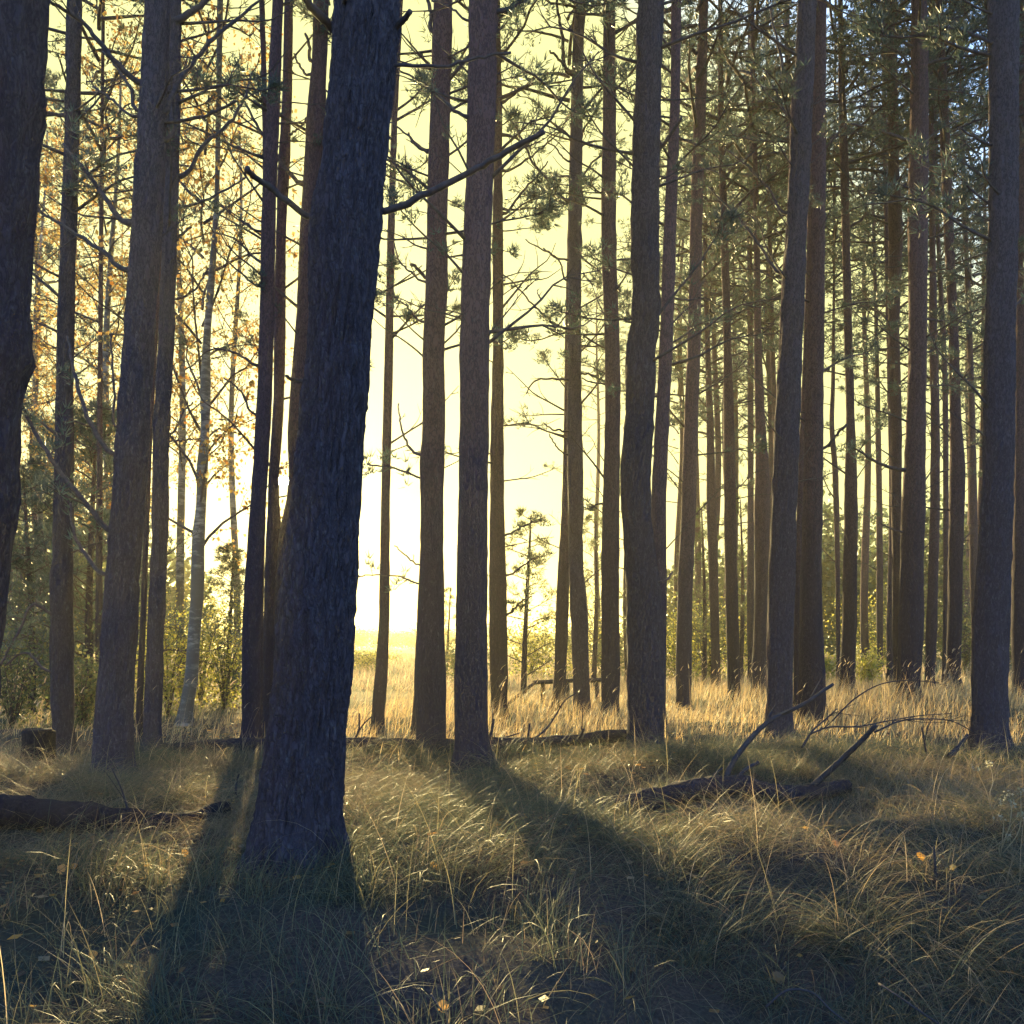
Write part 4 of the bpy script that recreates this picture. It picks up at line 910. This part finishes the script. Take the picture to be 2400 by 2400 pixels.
dry_branch('thin straw-coloured rod slanting at the bottom right corner', [(2060, 2305), (2120, 2345), (2200, 2400)], 3.1, 2.85, 5, 4, 0)
dry_branch('pale fallen twig in the shade at the bottom centre', [(1010, 2330), (1022, 2350), (1035, 2368)], 3.15, 3.05, 5, 4, 0)
dry_branch('bare dark twig bending over the grass at lower left', [(30, 2065), (75, 2040), (120, 2005), (145, 1975)], 4.9, 5.0, 5, 3, 2)
dry_branch('thin dark stem bent beside the huge trunk foot in the grass', [(552, 1860), (553, 1838), (560, 1815), (556, 1865), (572, 1878)], 6.9, 7.0, 4, 2, 1)

# stump
sb = np.array(on(88, 1790, .05)); st_root = empty('tree_stump', tuple(sb), 'dark sawn stump on the left beside the slender pine', 'stump')
mb = MB(); zs = np.array([-.2, 0, .06, .15, .28, .385, .40]); rr = np.array([.19, .175, .165, .158, .152, .150, .140])
mb.tube(np.stack([np.zeros(7) + np.linspace(0, .01, 7), np.zeros(7), zs], -1), rr, 22, 0, jitter=.14)
link('bark', mb.mesh('bark', LOGWOOD), st_root)
mb = MB(); mb.tube(np.array([[.01, 0, .39], [.01, 0, .407]]), [.135, .13], 22, 0, jitter=.06); link('cut_face', mb.mesh('cut_face', LOGWOOD), st_root)

# rustic rail
dr = 18.6; rb = np.array(on(1330, 1655, 0, dr)); rail = empty('wooden_rail', tuple(rb), 'rustic weathered pole rail on posts in the central grass', 'rail')
def rail_part(name, pts, w):
    P3 = np.array([P(x, y, dd) for x, y, dd in pts]); mb = MB(); mb.tube(smooth_curve(P3, 8), w / 2 / F * dr, 8, 0, jitter=.15)
    link(name, mb.mesh(name, DEADWOOD, True, rb), rail)
rail_part('beam', [(1248, 1600, dr), (1330, 1596, dr), (1410, 1594, dr)], 10)
rail_part('post', [(1272, 1598, dr + .1), (1273, 1640, dr + .1), (1273, 1675, dr + .1)], 11)
rail_part('post', [(1397, 1594, dr + .1), (1401, 1640, dr + .1), (1405, 1675, dr + .1)], 11)
rail_part('post', [(1330, 1596, dr + .9), (1331, 1640, dr + .9), (1331, 1668, dr + .9)], 9)
rail_part('brace', [(1262, 1595, dr - .15), (1232, 1616, dr - .3), (1203, 1640, dr - .5), (1178, 1662, dr - .6)], 8)

# ------------------------------------------------------------------ grass
def blades(n, xs, ys, L_, wd, th0, kap, az, cols, segs, lift=None):
    """arching grass blades; returns verts, quads, tris, colours"""
    z = gz(xs, ys) - .01
    if lift is not None: z = z + lift
    p = np.stack([xs, ys, z], -1)
    ca, sa = np.cos(az), np.sin(az)
    tw_ = rng.uniform(-.9, .9, n); wv = np.stack([-sa * np.cos(tw_), ca * np.cos(tw_), np.sin(tw_)], -1)
    rows = []
    step = L_ / segs
    for s in range(segs + 1):
        u = s / segs; w = wd * (1 - u ** 1.6) * .5 + (.0002)
        if s < segs:
            rows.append(p - wv * w[:, None]); rows.append(p + wv * w[:, None])
        else:
            rows.append(p)
        th = th0 + kap * (u + .5 / segs)
        p = p + np.stack([np.sin(th) * ca, np.sin(th) * sa, np.cos(th)], -1) * step[:, None]
    V = np.stack(rows, 1); m = V.shape[1]
    b = np.arange(n)[:, None] * m
    Q = [np.stack([b[:, 0] + 2 * s, b[:, 0] + 2 * s + 1, b[:, 0] + 2 * s + 3, b[:, 0] + 2 * s + 2], -1) for s in range(segs - 1)]
    Tt = np.stack([b[:, 0] + 2 * segs - 2, b[:, 0] + 2 * segs - 1, b[:, 0] + 2 * segs], -1)
    return V.reshape(-1, 3), Q, Tt, np.repeat(cols, m, 0)

DRY = np.array([(.42, .31, .19), (.48, .36, .22), (.36, .26, .17), (.44, .34, .23), (.30, .21, .14)])
GRN = np.array([(.12, .145, .10), (.16, .175, .105), (.20, .195, .115), (.09, .12, .10)])
OCH = np.array([(.31, .26, .13), (.26, .22, .12), (.36, .29, .15)])
def pick(pal, n): return pal[rng.integers(0, len(pal), n)] * (.75 + .5 * rng.random((n, 1)))

def grass_object(name, parts, label):
    V = []; Qs = []; Ts = []; C = []; off = 0
    for v, q, t_, c in parts:
        V.append(v); C.append(c); Qs += [x + off for x in q]; Ts.append(t_ + off); off += len(v)
    fs = ([np.concatenate(Qs)] if Qs else []) + [np.concatenate(Ts)]
    o = link(name, make_mesh(name, np.concatenate(V), fs, GRASS, True, None, np.concatenate(C)))
    return tag(o, label, 'grass', kind='stuff')

def wedge(n, y0, y1, margin=.6, power=1.0):
    y = y0 + (y1 - y0) * rng.random(n * 2) ** power; x = (rng.random(n * 2) * 2 - 1) * (.6 * y1 + margin)
    k = np.abs(x) < .6 * y + margin
    return x[k][:n], y[k][:n]
def clear_of_trunks(x, y, f=.85):
    k = ~((np.abs(x - sb[0] * y / sb[1]) < .2) & (y > sb[1] - 1.6) & (y < sb[1] + .2) & (rng.random(len(x)) < .8))
    for t in T:
        b = t['base']; r = (t['pts'][0][2] - t['pts'][0][1]) / 2 / F * t['d'] * f
        k &= (x - b[0]) ** 2 + (y - b[1]) ** 2 > r * r
    return k

parts = []
# near tufts: soft arching grass, combed in drifting directions
cxs, cys = wedge(2500, 1.7, 10.0, .8, .8)
dens = .5 + .5 * fbm(cxs * .55 + 8, cys * .55, s=31, o=2)
kp = rng.random(len(cxs)) < np.clip(dens * 2.0 - .1, .2, 1); cxs, cys = cxs[kp], cys[kp]
for _ in range(1):
    nb_ = rng.integers(22, 75, len(cxs)); tot = nb_.sum(); idx = np.repeat(np.arange(len(cxs)), nb_)
    rad = rng.uniform(.05, .20, len(cxs))[idx] * np.sqrt(rng.random(tot)); aa = rng.uniform(0, 6.283, tot)
    x = cxs[idx] + rad * np.cos(aa); y = cys[idx] + rad * np.sin(aa)
    flow = 3.2 * fbm(cxs * .35, cys * .35, s=41, o=2)[idx] + math.pi * (rng.random(len(cxs)) < .35)[idx]
    az = np.where(rng.random(tot) < .6, flow + rng.normal(size=tot) * .45, aa + rng.normal(size=tot) * .3)
    tl = rng.uniform(.16, .50, len(cxs))[idx]
    L_ = tl * rng.uniform(.6, 1.3, tot)
    L_ = L_ * np.where(((x < -1.5) & (y > 4.9) & (y < 6.2)) | ((x > .4) & (x < 3.1) & (y > 6.3) & (y < 8.0)), .5, 1.0)
    green = np.clip(.5 + .9 * fbm(cxs * .5, cys * .5, s=51, o=2), .08, .92)[idx]
    sel = rng.random(tot)
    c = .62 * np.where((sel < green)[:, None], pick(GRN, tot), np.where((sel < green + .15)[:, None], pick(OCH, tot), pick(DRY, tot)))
    k_ = clear_of_trunks(x, y)
    a = [q[k_] for q in (x, y, L_)]; n = k_.sum()
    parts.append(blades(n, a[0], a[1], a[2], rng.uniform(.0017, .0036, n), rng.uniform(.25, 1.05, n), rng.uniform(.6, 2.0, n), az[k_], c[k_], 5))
# flat lying dead blades and short carpet
x, y = wedge(80000, 1.6, 11.0, .8, .75); k_ = clear_of_trunks(x, y); x, y = x[k_], y[k_]; n = len(x)
gsel = np.clip(.45 + .8 * fbm(x * .5, y * .5, s=51, o=2), .1, .8)
dk = rng.random(n) < np.clip(.65 + 1.2 * fbm(x * .55 + 8, y * .55, s=31, o=2), .45, 1); x, y, gsel = x[dk], y[dk], gsel[dk]; n = len(x)
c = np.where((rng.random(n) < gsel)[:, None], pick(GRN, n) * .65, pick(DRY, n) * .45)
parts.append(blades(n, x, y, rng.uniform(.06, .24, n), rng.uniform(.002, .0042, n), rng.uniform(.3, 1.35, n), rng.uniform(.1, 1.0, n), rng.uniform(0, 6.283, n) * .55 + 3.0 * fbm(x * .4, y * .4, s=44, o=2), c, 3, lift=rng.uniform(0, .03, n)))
# few tall stalks near
x, y = wedge(700, 2.6, 10, .5); n = len(x)
parts.append(blades(n, x, y, rng.uniform(.35, .75, n), rng.uniform(.002, .0035, n), rng.uniform(.0, .4, n), rng.uniform(.3, 2.2, n), rng.uniform(0, 6.283, n), np.where((rng.random(n) < .5)[:, None], pick(OCH, n), pick(DRY, n)), 7))
grass_object('forest_grass', parts, 'soft arching green and straw grass carpeting the forest floor')

parts = []
# mid: golden dry grass
x, y = wedge(64000, 9.0, 26.0, 1.0, 1.0)
dn = .5 + .5 * fbm(x * .28 + 3, y * .28, s=61, o=2) + .25 * (x > -2.5) * (y > 10.5) - .15 * (x < -3)
k_ = (rng.random(len(x)) < np.clip(dn * 1.25 - .2, .08, 1)) & clear_of_trunks(x, y); x, y = x[k_], y[k_]; n = len(x)
tall = np.clip(.5 + .7 * fbm(x * .3, y * .3, s=71, o=2), .05, 1) * np.clip((y - 9) / 3, .35, 1)
L_ = (.13 + .44 * tall) * rng.uniform(.6, 1.3, n)
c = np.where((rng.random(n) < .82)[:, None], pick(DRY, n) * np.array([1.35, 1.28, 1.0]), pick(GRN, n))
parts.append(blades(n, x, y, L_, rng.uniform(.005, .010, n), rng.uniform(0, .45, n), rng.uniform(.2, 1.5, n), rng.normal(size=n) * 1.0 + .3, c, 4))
# seed heads: a fat short tip blade on tall stems
x, y = wedge(2600, 9.5, 24, .5); k_ = rng.random(len(x)) < np.clip(.45 + fbm(x * .3, y * .3, s=71, o=2), 0, 1); x, y = x[k_], y[k_]; n = len(x)
hgt = rng.uniform(.5, .95, n); th = rng.uniform(.05, .3, n); azz = rng.normal(size=n) * .8 + .2; cc = pick(DRY, n) * 1.1
v1 = blades(n, x, y, hgt, np.full(n, .004), th, np.full(n, .25), azz, cc, 3); parts.append(v1)
tips = v1[0].reshape(n, -1, 3)[:, -1]
g0 = gz(tips[:, 0], tips[:, 1]) - .01
parts.append(blades(n, tips[:, 0], tips[:, 1], rng.uniform(.08, .16, n), np.full(n, .016), th + .3, np.full(n, .8), azz, cc, 3, lift=tips[:, 2] - g0))
grass_object('dry_grass', parts, 'golden dry grass standing between the middle trunks')

parts = []
x, y = wedge(60000, 25, 120, 2, 1.7); n = len(x)
c = np.where((rng.random(n) < .75)[:, None], pick(DRY, n), pick(GRN, n)) 
L_ = rng.uniform(.25, .65, n) * (.7 + .5 * np.clip(fbm(x * .1, y * .1, s=81, o=2) + .5, 0, 1))
parts.append(blades(n, x, y, L_, .008 + .00075 * y * rng.uniform(.6, 1.3, n), rng.uniform(0, .5, n), rng.uniform(.1, 1.0, n), rng.uniform(0, 6.283, n), c, 2))
grass_object('meadow_grass', parts, 'pale dry meadow grass beyond the wood')

# leaf litter
x, y = wedge(9000, 1.7, 14, .6, .8); n = len(x)
cl = fbm(x * .8, y * .8, s=91, o=2); k_ = rng.random(n) < np.clip(.45 + cl, .05, 1); x, y = x[k_], y[k_]; n = len(x)
pts = np.stack([x, y, gz(x, y) + rng.uniform(.005, .05, n)], -1); mb = MB()
LIT = [(.26, .14, .06), (.20, .12, .07), (.34, .19, .07), (.16, .10, .07), (.30, .22, .14), (.45, .25, .07)]
leaves(mb, pts, .05, LIT, 0, droop=0)
v = mb.v[0].reshape(-1, 4, 3); v[:, :, 2] = v[:, :1, 2] + (v[:, :, 2] - v[:, :1, 2]) * .35; mb.v[0] = v.reshape(-1, 3)
tag(link('leaf_litter', mb.mesh('leaf_litter', LEAF, False)), 'brown fallen leaves scattered through the grass', 'leaf litter', kind='stuff')

# single bright fallen leaves
def fallen_leaf(px, py, size, c, label):
    p = np.array(on(px, py)); p[2] += .05
    mb = MB(); th = np.linspace(0, 2 * math.pi, 17)[:-1]
    r = size * (.62 + .22 * np.abs(np.cos(th * 2.5)) + .12 * np.cos(th)); 
    tilt = rng.uniform(-.3, .3)
    ring = np.stack([r * np.cos(th), r * np.sin(th) * .45, r * np.sin(th) * .85 + .15 * r * np.cos(3 * th) + tilt * r * np.cos(th)], -1)
    cen = np.array([0, -.25 * size, 0])
    tri = np.stack([np.tile(cen, (16, 1)), ring, np.roll(ring, -1, 0)], 1)
    mb.tris(tri, 0, np.tile(np.array(c), (16, 1)))
    root = empty('fallen_leaf', tuple(p), label, 'leaf', 'bright fallen leaves')
    link('blade', mb.mesh('blade', LEAF, False), root)
    mb = MB(); mb.tube(np.array([[0, 0, -.4 * size], [.2 * size, 0, -.9 * size], [.5 * size, 0, -1.2 * size]]), [.0015, .0012, .001], 4, 0); link('stalk', mb.mesh('stalk', TWIG), root)
OR = (.62, .30, .06)
for a in [(2157, 2024, .030, OR, 'round bright orange leaf in the sunny patch at lower right'), (2205, 2018, .020, (.5, .2, .06), 'reddish curled leaf right of the round orange leaf'), (1958, 1966, .030, (.42, .2, .1), 'dull orange leaf in the shade at centre right'),
          (143, 2086, .034, (.62, .33, .12), 'orange leaf in the grass at lower left'), (172, 2078, .022, (.55, .27, .08), 'small orange leaf right of the lower left one'), (432, 2004, .026, (.5, .27, .08), 'orange leaf near the shadow edge left of the huge trunk'),
          (1015, 2062, .024, (.6, .34, .08), 'orange leaf in the grass right of the huge trunk shadow'), (1822, 2150, .034, (.28, .17, .09), 'brown leaf in the dark grass at lower right'), (1036, 2310, .028, (.45, .26, .1), 'dim orange leaf at the bottom centre'),
          (2232, 2044, .022, (.6, .38, .12), 'pale orange leaf at the sunny patch border'), (216, 2205, .024, (.55, .30, .10), 'orange leaf low in the left corner grass')]:
    fallen_leaf(*a)

# tall pale weeds at the right edge
def weed(pts_list, d, label):
    o = P(*pts_list[0][0], d); root = empty('dry_weed', tuple(o), label, 'weed', 'pale dry weeds at the right edge')
    for pts in pts_list:
        P3 = np.array([P(x, y, d + rng.uniform(-.04, .04) * i) for i, (x, y) in enumerate(pts)])
        c = smooth_curve(P3, 10); mb = MB(); mb.tube(c, np.linspace(.0035, .002, 10), 5, 0, tint=(.42, .34, .22)); 
        link('stem', mb.mesh('stem', GRASS, True, o), root)
        hb = MB(); 
        q = np.concatenate([c[-1] + rng.normal(size=(20, 3)) * .011])
        leaves(hb, q, .016, [(.42, .38, .28), (.36, .33, .24), (.32, .29, .18)], 0, 0)
        link('flower_head', hb.mesh('flower_head', LEAF, False, o), root)
weed([[(2330, 1960), (2326, 1900), (2320, 1865), (2327, 1820), (2320, 1790)], [(2328, 1920), (2310, 1850), (2298, 1825), (2289, 1800)], [(2330, 1940), (2350, 1885), (2362, 1862)], [(2326, 1900), (2340, 1872), (2347, 1880)]], 5.7, 'pale two-headed dry weed standing at the right edge')
weed([[(2345, 2010), (2350, 1960), (2352, 1925), (2345, 1915)], [(2347, 1990), (2372, 1930), (2392, 1908)], [(2348, 1980), (2362, 1950), (2373, 1885)], [(2344, 2010), (2342, 1985), (2363, 1962)], [(2350, 2000), (2385, 1955), (2393, 1852)]], 5.2, 'branched fluffy dry weed below the two-headed one')

# ------------------------------------------------------------------ air
hm, nt, out = new_mat('evening_haze')
pv = nd(nt, 'ShaderNodeVolumePrincipled'); pv.inputs['Color'].default_value = (1.0, .90, .52, 1); pv.inputs['Density'].default_value = .0008
pv.inputs['Density Attribute'].default_value = ''; pv.inputs['Anisotropy'].default_value = .6
nt.links.new(pv.outputs[0], out.inputs['Volume'])
x0, x1, y0, y1, z0, z1 = -1600, 1600, -60, 1640, -3, 30
V = np.array([(x, y, z) for x in (x0, x1) for y in (y0, y1) for z in (z0, z1)], float)
Q = np.array([(0, 1, 3, 2), (4, 6, 7, 5), (0, 4, 5, 1), (2, 3, 7, 6), (0, 2, 6, 4), (1, 5, 7, 3)])
hz = link('haze', make_mesh('haze', V, [Q], hm, False)); tag(hz, 'thin golden evening haze in the air', 'haze', kind='stuff')
